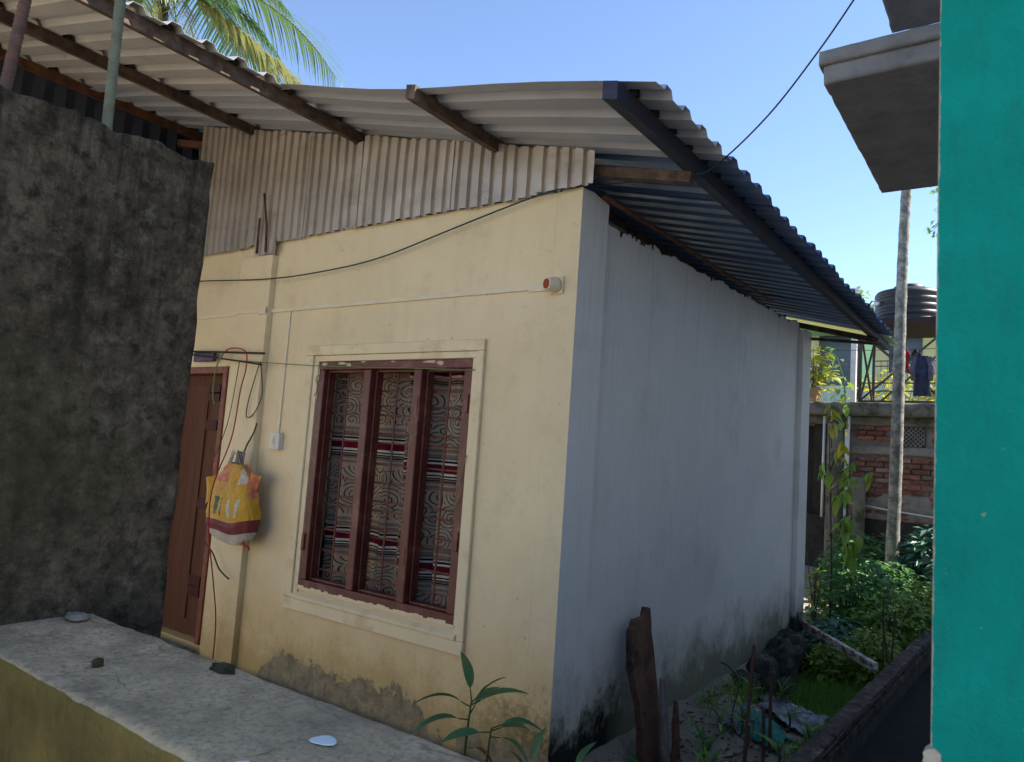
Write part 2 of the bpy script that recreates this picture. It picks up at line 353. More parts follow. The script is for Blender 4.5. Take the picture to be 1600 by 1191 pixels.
def areca_mat():
    M = Mat('areca_bark'); n = M.noise(9, 6, .7); Z = M.xyz()[2]
    c = M.mix(M.ramp(n, .4, .62), (.13,.125,.105,1), (.34,.32,.28,1)); c = M.mix(M.ramp(M.noise(22, 4), .55, .7), c, (.10,.12,.06,1))
    M.color(c).prop(.9, 0, .15); M.bump(M.noise(20, 5), .5, .01); return M.m
m_areca = areca_mat()

# ------------------------------------------------------------------ ground
def sstep(a, b, x):
    t = min(1, max(0, (x-a)/(b-a))); return t*t*(3-2*t)
def gh(x, y):
    z = -.13
    lane = sstep(-.05, .12, x)*(1-sstep(14, 22, x))
    prof = -.30 - .17*sstep(1.5, 3.6, y) + .55*sstep(5.4, 8.4, y)
    prof = prof if y > -.2 else -.30
    z = z + (prof - z)*lane*sstep(-.9, .1, y)
    z += .23*exp(-(((x-.12)/.34)**2 + ((y-2.15)/.75)**2))*lane
    z += .02*fbm(x, y, 0, 2.2)
    if abs(x) < 30 and abs(y) < 30: z += .012*fbm(x, y, 3, 9)
    z += .25*sstep(7, 8.8, y)*(1-lane)
    return z
xs = [-600,-200,-80,-40,-22,-14,-10,-8,-6,-4.5,-3.5,-2.5,-1.5,-.8,-.3] + [-.15+.05*i for i in range(29)] + [1.4,1.7,2,2.5,3.2,4,5,6.5,9,14,25,50,120,600]
ys = [-600,-200,-80,-40,-20,-12,-8,-6,-5,-4,-3.4,-2.8,-2.2,-1.6,-1.1] + [-.8+.08*i for i in range(122)] + [9.3,9.8,10.5,12,14,17,22,30,50,120,300,600]
g = MB()
for x in xs:
    for y in ys: g.v.append((x, y, gh(x, y)))
ny = len(ys)
for i in range(len(xs)-1):
    for j in range(ny-1): g.face((i*ny+j, (i+1)*ny+j, (i+1)*ny+j+1, i*ny+j+1))
tag(g.build('ground', m_soil, smooth=True), kind='structure')

q = MB(); q.grid(24, 16, lambda u, v: (-13+12.6*u, -8.6+8.5*v, -.095+.008*fbm(u*12, v*8, 2, 1)))
tag(q.build('bounce_paving', rough_mat('pale_bounce_cement', (.46,.40,.31,1), (.38,.33,.26,1), 3, .9, .2), None, True), kind='structure')  # unseen pale paving, added to bounce sunlight onto the house front
q = MB(); q.box(-13, -1.2, -8.9, -8.6, -.3, 3.6); q.box(-13.1, -1.1, -8.95, -8.55, 3.601, 3.70)
tag(q.build('bounce_wall', rough_mat('pale_bounce_wall', (.74,.62,.42,1), (.66,.55,.37,1), 2, .85, .2), None, bevel=.01), 'added unseen cream wall bouncing sunlight onto the house front', 'wall')  # wall added out of view as a sunlit reflector for the house front

# ------------------------------------------------------------------ the white house
RZ = lambda x: 3.235 - .2425*x           # underside of the pans of the roof sheets
HX = -6.6                                # ridge line / far end of the built house
house = tag(empty('house', (0, 0, 0)), 'cream and white plastered house with a sheet metal roof and maroon window', 'house')
WX0, WX1, WZ0, WZ1 = -2.04, -.675, .53, 2.07     # window opening
DX0, DX1, DZ1 = -3.98, -3.10, 2.05               # door opening
w = MB(); ZT, ZB, T = 2.995, -.6, .16
for a in ((HX, DX0, ZB, ZT), (DX0, DX1, DZ1, ZT), (DX0, DX1, ZB, -.06), (DX1, WX0, ZB, ZT), (WX0, WX1, ZB, WZ0), (WX0, WX1, WZ1, ZT), (WX1, -.16, ZB, ZT)):
    w.box(a[0], a[1], 0, T, a[2], a[3])
w.build('front_wall', m_cream, house)
# corner pillar: cream on the front face, white on the lane face
def ragged_pillar(name, x0, x1, y0, y1, z0, zt, seed, mats, amp=.02):
    q = MB(); n = 10; b = 0
    ring = []
    pts = [(x0+(x1-x0)*i/n, y0) for i in range(n)] + [(x1, y0+(y1-y0)*i/n) for i in range(n)] + [(x1-(x1-x0)*i/n, y1) for i in range(n)] + [(x0, y1-(y1-y0)*i/n) for i in range(n)]
    N = len(pts)
    for (x, y) in pts: q.v.append((x, y, z0))
    for (x, y) in pts: q.v.append((x, y, zt + amp*fbm(x*9, y*9, seed, 1.7)))
    for i in range(N):
        j = (i+1) % N; q.face((i, j, N+j, N+i), 0 if i < n else 1)
    q.face(range(N, 2*N), 1)
    return q.build(name, mats, house)
ragged_pillar('corner_pillar', -.162, 0, -.004, .30, -.6, 3.0, 1.2, [m_cream, m_side], .03)
ragged_pillar('rear_pillar', -.2, 0, 4.66, 4.98, -1.0, 3.06, 7.7, [m_side, m_side], .04)
# thin raised strip where the pillar shows through the front render
MB().box(-.30, -.1625, -.0045, .01, -.6, 2.992).build('pillar_render', m_cream, house)
# lane wall with a broken top edge
q = MB(); n = 130; y0, y1 = .302, 4.658
r2 = random.Random(4)
for i in range(n+1):
    y = y0+(y1-y0)*i/n
    zt = 2.915 + .19*((y-.3)/4.4) + .05*fbm(y, 0, 5, 3.2) + (r2.random()-.5)*.022
    for x, z in ((-.05, -1), (-.05, zt), (-.17, zt), (-.17, -1)): q.v.append((x, y, z))
for i in range(n):
    a, b = i*4, i*4+4
    for k in range(3): q.face((a+k, b+k, b+k+1, a+k+1))
q.face((0,1,2,3)); q.face((n*4, n*4+3, n*4+2, n*4+1))
q.build('lane_wall', m_side, house)
# mortar drips hanging along the broken edge
q = MB()
for i in range(26):
    y = .5 + 3.9*r2.random(); zt = 2.915+.19*((y-.3)/4.4)+.05*fbm(y, 0, 5, 3.2)
    l = .008+.03*r2.random()**3
    q.tube([(-.047, y, zt+.004), (-.045, y+.01*(r2.random()-.5), zt-l)], [.008+.006*r2.random(), .003], 6)
tag(q.build('mortar_drip', m_mortar_d, house, True), kind='stuff')
# rear and far walls, inner floor: keep the inside dark
q = MB(); q.box(HX, -.2, 4.8, 4.95, -.6, 3.0); q.build('rear_wall', m_side, house)
q = MB(); q.box(HX, HX+.15, .16, 4.8, -.6, 4.7); q.build('far_wall', m_side, house)
MB().box(HX+.15, -.171, .161, 4.799, -.12, 0).build('floor', m_dark, house)
# pilaster beside the door
MB().box(-3.02, -2.63, -.05, .001, -.6, 2.885).build('pilaster', m_cream, house, bevel=.006)
# window mouldings
mo = empty('window_moulding', (0,0,0), house)
for (x0,x1,z0,z1) in ((-2.165,-.588,2.112,2.180),(-2.165,-.588,.385,.462),(-2.165,-2.088,.4625,2.1115),(-.640,-.588,.4625,2.1115)):
    MB().box(x0,x1,-.024,.001,z0,z1).build('moulding_strip', m_trim, mo, bevel=.006)
for (x0,x1,z0,z1,d) in ((-2.086,-.642,2.071,2.110,.011),(-2.086,-2.042,.50,2.0705,.011),(-.674,-.642,.50,2.0705,.011)):
    MB().box(x0,x1,-d,.001,z0,z1).build('inner_reveal', m_trim, mo, bevel=.003)
q = MB(); b0 = [(-2.084,-.03,.464),(-2.084,-.03,.486),(-2.084,.03,.527),(-2.084,.03,.464)]
q.v += b0 + [(-.645, y, z) for _, y, z in b0]
for f in ((0,1,2,3),(4,7,6,5),(0,4,5,1),(1,5,6,2),(2,6,7,3),(3,7,4,0)): q.face(f)
q.build('window_sill', m_trim, house, bevel=.003)
# window
win = empty('window', (0,0,0), house)
FY0, FY1 = -.006, .09
fb = MB()
fb.box(WX0,WX1,FY0,FY1,WZ1-.058,WZ1-.001); fb.box(WX0,WX1,FY0,FY1,WZ0+.001,WZ0+.062)
fb.box(WX0+.001,WX0+.062,FY0+.001,FY1-.001,WZ0+.062,WZ1-.058); fb.box(WX1-.062,WX1-.001,FY0+.001,FY1-.001,WZ0+.062,WZ1-.058)
fb.build('frame', m_frame, win, bevel=.006)
MUL = (-1.548, -1.103)
for x in MUL: MB().box(x-.033, x+.033, FY0-.006, FY1, WZ0+.0625, WZ1-.0585).build('mullion', m_frame, win, bevel=.008)
lights = [(WX0+.062, MUL[0]-.037), (MUL[0]+.037, MUL[1]-.037), (MUL[1]+.037, WX1-.062)]
for (a, b) in lights:      # rebate strips
    f = MB(); e = .014
    f.box(a, a+e, .03, .088, WZ0+.063, WZ1-.059); f.box(b-e, b, .03, .088, WZ0+.063, WZ1-.059)
    f.box(a+e, b-e, .03, .088, WZ0+.063, WZ0+.063+e); f.box(a+e, b-e, .03, .088, WZ1-.059-e, WZ1-.059)
    f.build('rebate', m_frame, win, bevel=.003)
gr = empty('grille', (0,0,0), house)
bars = [.66,.79,.93,.985,1.10,1.16,1.28,1.40,1.54,1.60,1.72,1.78,1.88,1.96]
for z in bars: MB().box(WX0+.05, WX1-.05, .100, .106, z-.006, z+.006).build('grille_bar', m_grille, gr)
for (a, b) in lights: MB().box(a+.13, a+.143, .0935, .0995, WZ0+.03, WZ1-.03).build('grille_upright', m_grille, gr)
for x, z in ((-.70,1.80),(-.70,1.0),(-1.095,1.78),(-1.098,.86),(-2.028,.84)):
    MB().box(x-.013, x+.013, -.0165, -.004, z-.055, z+.055).build('hinge', m_frame, win, bevel=.002)
# flaked paint showing putty
q = MB(); r3 = random.Random(8)
def flake(cx, cz, w_, h_, yy):
    n_ = 12; b = len(q.v)
    for k in range(n_):
        a = 2*pi*k/n_; rr = .55+.6*r3.random(); q.v.append((cx+cos(a)*w_*rr, yy, cz+sin(a)*h_*rr))
    q.face(range(b, b+n_))
for (cx, cz, w_, h_) in ((-1.80,2.054,.045,.009),(-1.74,2.045,.03,.012),(-1.98,2.05,.025,.013),(-1.60,2.06,.02,.006),(-1.02,2.055,.06,.009),(-.93,2.046,.03,.012),(-1.33,2.06,.02,.005),(-2.03,1.98,.007,.04),(-2.032,1.83,.006,.03),(-.85,.548,.03,.004),(-.78,.552,.025,.004)):
    for k in range(4): flake(cx+(r3.random()-.5)*w_, cz+(r3.random()-.5)*h_, w_*.7, h_*.8, FY0-.0018-.0004*k)
tag(q.build('paint_flake', m_chip, win), kind='stuff')
q = MB(); 
for i in range(40):
    x = -2.03+1.35*i/39; hgt = .012+.016*r3.random()
    q.box(x-.018, x+.0165, -.011, -.0075, WZ0-.004, WZ0+hgt*.9)
tag(q.build('putty_line', m_trim, win), kind='stuff')
# door
door = empty('door', (0,0,0), house)
MB().box(DX1-.055, DX1-.001, -.015, .15, -.06, DZ1-.001).build('door_jamb', m_doorf, door, bevel=.005)
MB().box(DX0+.001, DX0+.055, -.015, .15, -.06, DZ1-.001).build('door_jamb', m_doorf, door, bevel=.005)
MB().box(DX0+.0555, DX1-.0555, -.015, .15, DZ1-.056, DZ1-.001).build('door_head', m_doorf, door, bevel=.005)
MB().box(DX0+.057, DX1-.057, .085, .12, -.055, DZ1-.058).build('door_leaf', m_door, door)
MB().box(DX1-.30, DX1-.16, .074, .0845, .06, DZ1-.14).build('door_board', m_door, door, bevel=.004)
MB().box(DX1-.65, DX1-.36, .074, .0845, .06, DZ1-.14).build('door_board', m_door, door, bevel=.004)
for z in (.25,.33,.93,1.55,1.78,1.84): MB().box(DX1-.34, DX1-.19, .062, .0735, z, z+.075).build('door_tile', m_doord, door, bevel=.002)
MB().box(DX0-.2, DX1+.05, -.5, -.06, -.2, -.07).build('door_step', m_conc_old, door, bevel=.02)

# roof -------------------------------------------------------------
roof = empty('roof', (0,0,0), house)
PITCH = .2; PROF = ((0,0),(.075,0),(.098,.033),(.15,.033),(.173,0))
def roof_sheet(ya, nrib, xa, xb, mat, sag=.0, lift=0, nx=26, seed=0):
    q = MB(); prof = []
    for k in range(nrib):
        for (dy, dz) in PROF: prof.append((ya+k*PITCH+dy, dz))
    prof.append((ya+nrib*PITCH+.07, 0.001))
    m = len(prof)
    for i in range(nx+1):
        t = i/nx; x = xa+(xb-xa)*t
        for (y, dz) in prof:
            fr = sstep(.35, -.78, y) if xb > 0 else 0
            z = RZ(x)+dz+lift+.004*fbm(x, y*1.5, seed, .8)
            z += sag*(fr**2)*(.010*sin(x*3.3+1.0)+.014*sin(x*1.9)) 
            xx = x + (.012*fbm(y*4, seed, 2, 1) if i in (0, nx) else 0)
            q.v.append((xx, y, z))
    for i in range(nx):
        for j in range(m-1): q.face((i*m+j, (i+1)*m+j, (i+1)*m+j+1, i*m+j+1))
    o = q.build('roof_sheet', mat, roof); md = o.modifiers.new('thickness', 'SOLIDIFY'); md.thickness = .0015; md.offset = 1
    return o
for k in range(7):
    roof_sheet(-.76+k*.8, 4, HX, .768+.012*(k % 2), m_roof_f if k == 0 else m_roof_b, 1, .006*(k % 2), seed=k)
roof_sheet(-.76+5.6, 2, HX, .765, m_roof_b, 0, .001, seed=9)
roof_sheet(-.76+6.0, 4, HX, .70, m_fibre, 0, .003, seed=10)
for k in range(1, 5):
    roof_sheet(-.76-k*.8, 4, HX, -1.735+.01*(k % 2), m_roof, 0, .003*(k % 2), seed=20+k)
def purlin(x, ya, yb, mat, w_=.06, h_=.075, name='purlin'):
    q = MB(); n = 24
    for i in range(n+1):
        y = ya+(yb-ya)*i/n; xo = .006*fbm(y, x, 1, 1.1); zo = .004*fbm(y, x, 8, 1.3)
        for sx, sz in ((-1,-1),(1,-1),(1,0),(-1,0)):
            xx = x+sx*w_/2+xo; q.v.append((xx, y, RZ(xx)+sz*h_-.002 + (zo if sz else 0)))
    for i in range(n):
        for k in range(4): q.face((i*4+k, i*4+(k+1) % 4, i*4+4+(k+1) % 4, i*4+4+k))
    q.face((0,1,2,3)); q.face((n*4+3,n*4+2,n*4+1,n*4))
    return q.build(name, mat, roof)
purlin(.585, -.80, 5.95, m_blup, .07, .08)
purlin(-.61, -.77, 4.9, m_purlin, .065, .075)
purlin(-1.83, -3.9, 4.9, m_purlin, .06, .08)
purlin(-3.08, -3.9, 4.9, m_purlin, .06, .075)
purlin(-4.33, -3.9, 4.9, m_rustp, .06, .075)
purlin(-5.6, -3.9, 4.9, m_rustp, .06, .075)
for (x, ya, yb) in ((.585,-.7,5.8),(-.61,-.7,1),(-1.83,-2.7,1),(-3.08,-2.7,1),(-4.33,-2.7,1)):   # wire ties round the purlins
    q = MB(); y = ya
    while y < min(yb, 2.4):
        yy = -.76 + PITCH*round((y+.76)/PITCH)+.125
        q.box(x-.042, x+.042, yy-.017, yy+.017, RZ(x)-.006, RZ(x)+.026)
        y += PITCH*2 if x < .5 else PITCH
    tag(q.build('sheet_clip', m_dark, roof), kind='stuff')
# rafters and the loose pole along the lane wall
MB().bar((-.3,.07,RZ(-.3)-.125), (.60,.06,RZ(.6)-.118), .06, .055).build('rafter', m_purlin, roof)
MB().bar((-6.4,.2,RZ(-6.4)-.125), (-.3,.2,RZ(-.3)-.125), .06, .06).build('rafter', m_wood, roof)
MB().bar((-.3,4.9,RZ(-.3)-.12), (.66,5.0,RZ(.66)-.115), .05, .055).build('rafter', m_purlin, roof)
MB().bar((-.1,4.9,3.0), (.62,5.35,RZ(.62)-.10), .03, .03).build('roof_stay', m_purlin, roof)
MB().tube([(.03,.18,3.0),(.035,1.2,3.028),(.03,2.2,3.04),(.04,3.35,3.075)], .0145, 8).build('eave_pole', m_rustp, roof, True)
# rear slope of the roof beyond the ridge (closes the roof against the sun)
q = MB(); q.grid(4, 60, lambda u, v: (HX-3.2*u, -3.9+9.8*v, RZ(HX)+.02-.9*u+.015*sin(v*300))); q.build('back_slope', m_roof, roof, solid=.002)

# sheet-metal infill above the front wall ---------------------------
clad = empty('gable_cladding', (0,0,0), house)
def clad_sheet(xa, xb, zb, yy, mat, seed, ztop=None, zfun=None, name='cladding_sheet', p=.088):
    q = MB(); r = random.Random(seed); cols = []
    x = xa; k = 0
    while x < xb-.001:
        j = (r.random()-.5)*.012
        for dx, dy in ((0,0),(.048+j,0),(.054+j,.024),(.080,.024)):
            if x+dx <= xb: cols.append((x+dx, yy+dy+.002*(r.random()-.5)))
        x += p
    cols.append((xb, yy)); m = 8
    for (x, y) in cols:
        z0 = zb+.010*fbm(x*5, seed, 0, 1)+.006*(r.random()-.5)
        z1 = (ztop if ztop else RZ(x)-.03 + .012*fbm(x*4, seed, 1, 1))
        if zfun: z1 = min(z1, zfun(x))
        for i in range(m+1):
            t = i/m; z = z0+(z1-z0)*t
            dn = .007*max(0, fbm(x*2.3, z*3.2, seed, 1.6)-.12)*(0 < i < m)
            q.v.append((x+.004*fbm(z*3, x, seed, 1), y+dn+.003*fbm(x*3, z*2, seed+4, 1), z))
    for c in range(len(cols)-1):
        for i in range(m): q.face((c*(m+1)+i, (c+1)*(m+1)+i, (c+1)*(m+1)+i+1, c*(m+1)+i+1))
    return q.build(name, mat, clad, solid=.001)
clad_sheet(-3.78, -2.94, 2.972, -.040, m_clad, 1)
clad_sheet(-2.96, -2.32, 2.978, -.046, m_clad, 2)
clad_sheet(-2.34, -1.72, 2.985, -.041, m_clad, 3, zfun=lambda x: 9 if x < -1.86 else RZ(-1.83)-.085)
clad_sheet(-1.74, -.92, 2.985, -.047, m_clad, 4)
clad_sheet(-.94, -.28, 2.985, -.041, m_clad, 5)
clad_sheet(-.30, .085, 2.995, -.048, m_clad, 6)
clad_sheet(-2.84, -2.60, 2.885, -.066, m_clad, 7, ztop=3.0, name='cladding_patch')
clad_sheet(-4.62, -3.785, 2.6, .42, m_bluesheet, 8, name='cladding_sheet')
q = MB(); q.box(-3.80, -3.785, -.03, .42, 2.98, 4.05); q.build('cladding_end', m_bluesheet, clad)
# side screen of the porch, running forward under the roof
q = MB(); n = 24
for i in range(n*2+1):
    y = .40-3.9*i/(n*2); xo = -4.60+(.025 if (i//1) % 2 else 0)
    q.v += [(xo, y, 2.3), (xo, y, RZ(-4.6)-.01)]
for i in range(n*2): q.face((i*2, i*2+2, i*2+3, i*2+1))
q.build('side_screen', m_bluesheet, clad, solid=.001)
for (p0, p1, p2) in (((-2.69,-.075,2.90),(-2.70,-.08,3.1),(-2.765,-.085,3.36)), ((-2.80,-.075,2.90),(-2.795,-.08,3.05),(-2.79,-.083,3.17))):
    MB().tube([p0,p1,p2], .0085, 6).build('rusty_rod', m_rustp, clad, True)

# ------------------------------------------------------------------ curtains (printed cloth)
def curtain_mat(name, zoff, period):
    M = Mat(name); X, Y, Z = M.xyz()
    f = M.math('FRACT', M.math('DIVIDE', M.math('SUBTRACT', Z, zoff-period*.5+5*0), period))
    f = M.math('FRACT', M.math('ADD', M.math('DIVIDE', M.math('SUBTRACT', Z, zoff), period), 10.5))   # .5 = centre of the maroon band
    cr = M.n('ShaderNodeValToRGB'); cr.color_ramp.interpolation = 'CONSTANT'
    M.t.links.new(f, cr.inputs[0]); el = cr.color_ramp.elements
    cream, taupe, blk, mar, wht = (.36,.28,.205,1), (.20,.145,.11,1), (.015,.010,.012,1), (.115,.008,.018,1), (.60,.53,.44,1)
    stops = [(0,cream),(.30,taupe),(.325,cream),(.345,taupe),(.37,blk),(.38,taupe),(.395,blk),(.41,wht),(.418,blk),(.437,wht),(.458,mar),(.545,wht),(.566,blk),(.587,wht),(.594,taupe),(.61,blk),(.617,taupe),(.65,cream),(.665,taupe),(.70,cream)]
    el[0].position = 0; el[0].color = cream; el[1].position = stops[1][0]; el[1].color = stops[1][1]
    for p_, c_ in stops[2:]:
        e = el.new(p_); e.color = c_
    # concentric scroll print in the cream field
    cb = M.n('ShaderNodeCombineXYZ'); M.t.links.new(X, cb.inputs[0]); M.t.links.new(Z, cb.inputs[1])
    nz = M.n('ShaderNodeTexNoise'); M.t.links.new(cb.outputs[0], nz.inputs['Vector']); nz.inputs['Scale'].default_value = 5
    vm = M.n('ShaderNodeVectorMath', operation='MULTIPLY_ADD'); M.t.links.new(nz.outputs['Color'], vm.inputs[0]); vm.inputs[1].default_value = (.05,.05,0); M.t.links.new(cb.outputs[0], vm.inputs[2])
    vo = M.n('ShaderNodeTexVoronoi', voronoi_dimensions='2D'); M.t.links.new(vm.outputs[0], vo.inputs['Vector']); vo.inputs['Scale'].default_value = 8.5
    dv = M.n('ShaderNodeVectorMath', operation='SUBTRACT'); M.t.links.new(vm.outputs[0], dv.inputs[0]); M.t.links.new(vo.outputs['Position'], dv.inputs[1]); dx, dy, dz = M.xyz(dv.outputs[0])
    ang = M.math('ARCTAN2', dy, dx)
    ring = M.math('GREATER_THAN', M.math('SINE', M.math('ADD', M.math('MULTIPLY', vo.outputs['Distance'], 30), ang)), .74)
    field = M.math('GREATER_THAN', M.math('ABSOLUTE', M.math('SUBTRACT', f, .5)), .235)
    pr = M.math('MULTIPLY', ring, field)
    col = M.mix(pr, cr.outputs[0], (.02,.014,.011,1))
    M.color(col).prop(.9, 0, .1); M.bump(M.noise(140, 2, .5), .15, .002); return M.m
def curtain(x0, x1, y, mat, label, ph):
    q = MB()
    def fn(u, v):
        x = x0+(x1-x0)*u; z = .40+1.72*v
        return (x+.006*sin(z*2+ph), y+.032*sin(x*31+ph+.5*sin(z*2))+.014*sin(x*57+ph*2), z+.012*sin(x*17+ph))
    q.grid(70, 8, fn)
    return tag(q.build('curtain', mat, None, True, solid=.001), label, 'curtain', 'striped curtains')
curtain(-2.06, -1.235, .20, curtain_mat('curtain_print_left', 1.515, .62), 'striped scroll-print curtain behind the left half of the maroon window', .4)
curtain(-1.30, -.66, .165, curtain_mat('curtain_print_right', 1.40, .61), 'striped scroll-print curtain with lower maroon bands behind the right window light', 2.1)

# ------------------------------------------------------------------ electrical bits on the front wall
q = MB(); q.box(-3.60, -3.021, -.012, 0.0, 2.443, 2.470); q.box(-2.629, -.30, -.0155, -.001, 2.446, 2.473); q.box(-3.02, -2.63, -.062, -.0502, 2.444, 2.471)
c = tag(empty('cable_casing'), 'long cream cable casing running along the front wall to the lamp holder', 'conduit')
q.build('casing_run', m_casing, c, bevel=.002)
MB().box(-.31, -.175, -.0175, -.0047, 2.435, 2.482).build('casing_joint', m_casing, c, bevel=.003)
MB().box(-2.72, -2.63, -.066, -.0505, 2.43, 2.485).build('casing_joint', m_casing, c, bevel=.003)
MB().box(-2.425, -2.405, -.011, -.001, 1.565, 2.4455).build('casing_drop', m_casing, c, bevel=.002)
sw = tag(empty('switch_box', (-2.41,-.001,1.50)), 'small white switch box on the front wall left of the window', 'switch')
MB().box(-.055,.055,-.04,0,-.06,.06).build('box_body', m_white, sw, bevel=.004)
MB().box(-.035,.012,-.0435,-.0405,-.042,.042).build('switch_plate', m_casing, sw, bevel=.001)
MB().box(-.022,.0,-.049,-.044,-.02,.02).build('rocker', m_white, sw, bevel=.001)
lp = tag(empty('lamp_holder', (-.125,-.005,2.46)), 'round cream lamp holder with orange socket near the wall corner', 'lamp holder'); lp.scale = (.84,.84,.84)
q = MB(); q.box(-.052,.052,-.018,.0,-.058,.058); q.build('back_plate', m_casing, lp, bevel=.012)
ax = Vector((-.30,-.92,-.06)).normalized()
MB().lathe([(0,0),(.05,0),(.052,.02),(.046,.045),(.042,.06),(.042,.088),(.036,.09),(.033,.085),(.033,.05),(0,.05)], Vector((0,-.012,0)), 28, 0, ax).build('socket_body', m_casing, lp, True)
m_orange = rough_mat('orange_bakelite', (.36,.07,.02,1), (.27,.05,.015,1), 30, .5, .05)
MB().lathe([(0,.079),(.026,.078),(.032,.087),(.032,.06)], Vector((0,-.012,0)), 24, 0, ax).build('socket_inside', m_orange, lp, True)

def wire(name, pts, r, mat, label, cat, parent=None, n=6, sub=6):
    P = [Vector(p) for p in pts]; out = []
    for i in range(len(P)-1):
        a = P[max(i-1,0)]; b = P[i]; c_ = P[i+1]; d = P[min(i+2,len(P)-1)]
        for k in range(sub):
            t = k/sub; out.append(.5*((2*b)+(c_-a)*t+(2*a-5*b+4*c_-d)*t*t+(3*b-a-3*c_+d)*t**3))
    out.append(P[-1]); o = MB().tube(out, r, n).build(name, mat, parent, True)
    if label: tag(o, label, cat)
    return o
wire('power_cable', [(-6.2,-.06,2.95),(-4.6,-.06,2.81),(-3.51,-.055,2.748),(-2.585,-.07,2.688),(-1.952,-.05,2.704),(-1.46,-.05,2.746),(-.923,-.05,2.852),(-.539,-.05,2.929),(-.19,-.056,2.985),(-.03,-.02,3.0),(.06,.06,3.06)], .0048, m_blackpl, 'black cable sagging across the front wall up to its top corner', 'cable', n=7)
wire('overhead_wire', [(.02,.12,3.05),(.35,.10,3.02),(.66,.02,2.975),(.83,-.1,2.984),(1.017,-.1,3.145),(1.18,-.1,3.335),(1.372,-.1,3.598),(1.85,-.12,4.30)], .0042, m_blackpl, 'thin overhead wire rising from the eave into the sky', 'wire', n=6)
m_string = rough_mat('green_string', (.20,.26,.10,1), (.14,.19,.07,1), 40, .8, 0)
wire('washing_string', [(-2.98,-.09,2.09),(-2.779,-.06,2.076),(-1.978,-.05,2.033),(-1.2,-.035,2.012),(-.64,-.03,1.995)], .0032, m_string, 'thin green string tied from above the door across the window', 'string', n=5)
wire('loose_string', [(-1.985,-.05,2.033),(-1.96,-.04,1.99),(-2.02,-.04,1.95),(-1.99,-.035,1.88),(-2.03,-.035,1.83)], .003, m_string, 'loose green string end hanging at the top left of the window', 'string', n=5)
wire('loose_string', [(-.66,-.02,1.50),(-.70,-.02,1.38),(-.69,-.02,1.28),(-.735,-.02,1.18)], .003, m_string, 'loose green string hanging at the right edge of the window frame', 'string', n=5)

# ------------------------------------------------------------------ things hung by the door
m_stick = rough_mat('dark_stick', (.05,.038,.03,1), (.03,.024,.02,1), 30, .8, .2)
m_redthread = rough_mat('red_thread', (.38,.05,.035,1), (.28,.035,.03,1), 40, .8, 0)
m_wire = rough_mat('brown_wire', (.09,.075,.045,1), (.07,.055,.035,1), 40, .7, 0)
wire('stick', [(-3.75,-.07,2.175),(-3.1,-.08,2.15),(-2.56,-.085,2.128)], .0085, m_stick, 'upper dark stick projecting above the brown door', 'stick')
wire('stick', [(-3.75,-.10,2.16),(-3.1,-.10,2.10),(-2.57,-.09,2.045)], .0075, m_stick, 'lower dark stick slanting down above the brown door', 'stick')
q = MB(); q.box(-3.52,-3.24,-.06,-.03,2.085,2.16)
m_blu = rough_mat('blue_packet', (.03,.03,.08,1), (.10,.05,.11,1), 25, .5, .1)
tag(q.build('packet', m_blu, None, bevel=.008), 'small dark blue packet tucked on the door head beside the tall dark wall', 'packet')
wire('red_thread', [(-3.1,-.10,2.09),(-2.98,-.1,2.17),(-2.78,-.1,2.15),(-2.74,-.10,2.03),(-2.76,-.115,1.85),(-2.755,-.15,1.5),(-2.69,-.30,1.15),(-2.68,-.30,.85),(-2.72,-.2,.5),(-2.77,-.11,.2),(-2.80,-.08,-.08)], .0052, m_redthread, 'long red thread hanging past the yellow bag to the ground', 'thread')
wire('wire_loop', [(-2.62,-.07,2.07),(-2.58,-.07,1.95),(-2.56,-.07,1.82),(-2.63,-.07,1.69),(-2.715,-.07,1.66),(-2.72,-.07,1.75),(-2.68,-.07,1.9),(-2.63,-.07,2.05)], .0042, m_wire, 'loop of thin brown wire hanging from the sticks by the door', 'wire')
wire('wire_strand', [(-2.86,-.08,2.08),(-2.88,-.08,1.9),(-2.93,-.08,1.6),(-3.03,-.09,1.35)], .0035, m_wire, 'single thin wire hanging beside the door frame', 'wire')
wire('green_twine', [(-3.02,-.12,2.13),(-3.08,-.12,2.05),(-3.1,-.12,1.92),(-3.09,-.12,1.80),(-3.06,-.12,1.74)], .006, leaf_mat('green_twine', (.14,.24,.05,1), (.18,.28,.05,1), .1), 'bright green twine dangling in front of the brown door', 'twine')
wire('bag_hook', [(-2.60,-.06,1.62),(-2.61,-.07,1.55),(-2.66,-.08,1.46),(-2.67,-.09,1.41),(-2.66,-.12,1.36),(-2.64,-.14,1.33)], .0065, m_wire, 'bent wire hook holding the yellow bag on the wall', 'hook')
# bag
bag = tag(empty('shopping_bag', (-2.665, -.05, .76)), 'full yellow woven bag with maroon band hanging beside the door', 'bag')
m_by = rough_mat('yellow_woven_plastic', (.62,.34,.02,1), (.52,.27,.015,1), 8, .5, .8, .02, .35)
m_bm = rough_mat('maroon_woven_plastic', (.22,.045,.04,1), (.17,.035,.03,1), 10, .5, .8, .02)
m_bw = rough_mat('off_white_woven_plastic', (.62,.55,.45,1), (.5,.43,.34,1), 10, .6, .8, .02)
m_br = rough_mat('red_printed_plastic', (.50,.09,.06,1), (.58,.30,.10,1), 18, .5, .2, .01)
m_bg = rough_mat('dark_green_print', (.04,.07,.03,1), (.05,.09,.04,1), 10, .5, .05)
m_bp = rough_mat('pale_print', (.55,.56,.45,1), (.28,.36,.22,1), 45, .5, .05)
WPR = [(0,.15),(.03,.215),(.08,.262),(.15,.275),(.2,.268),(.30,.235),(.38,.21),(.44,.20),(.50,.15),(.56,.07)]
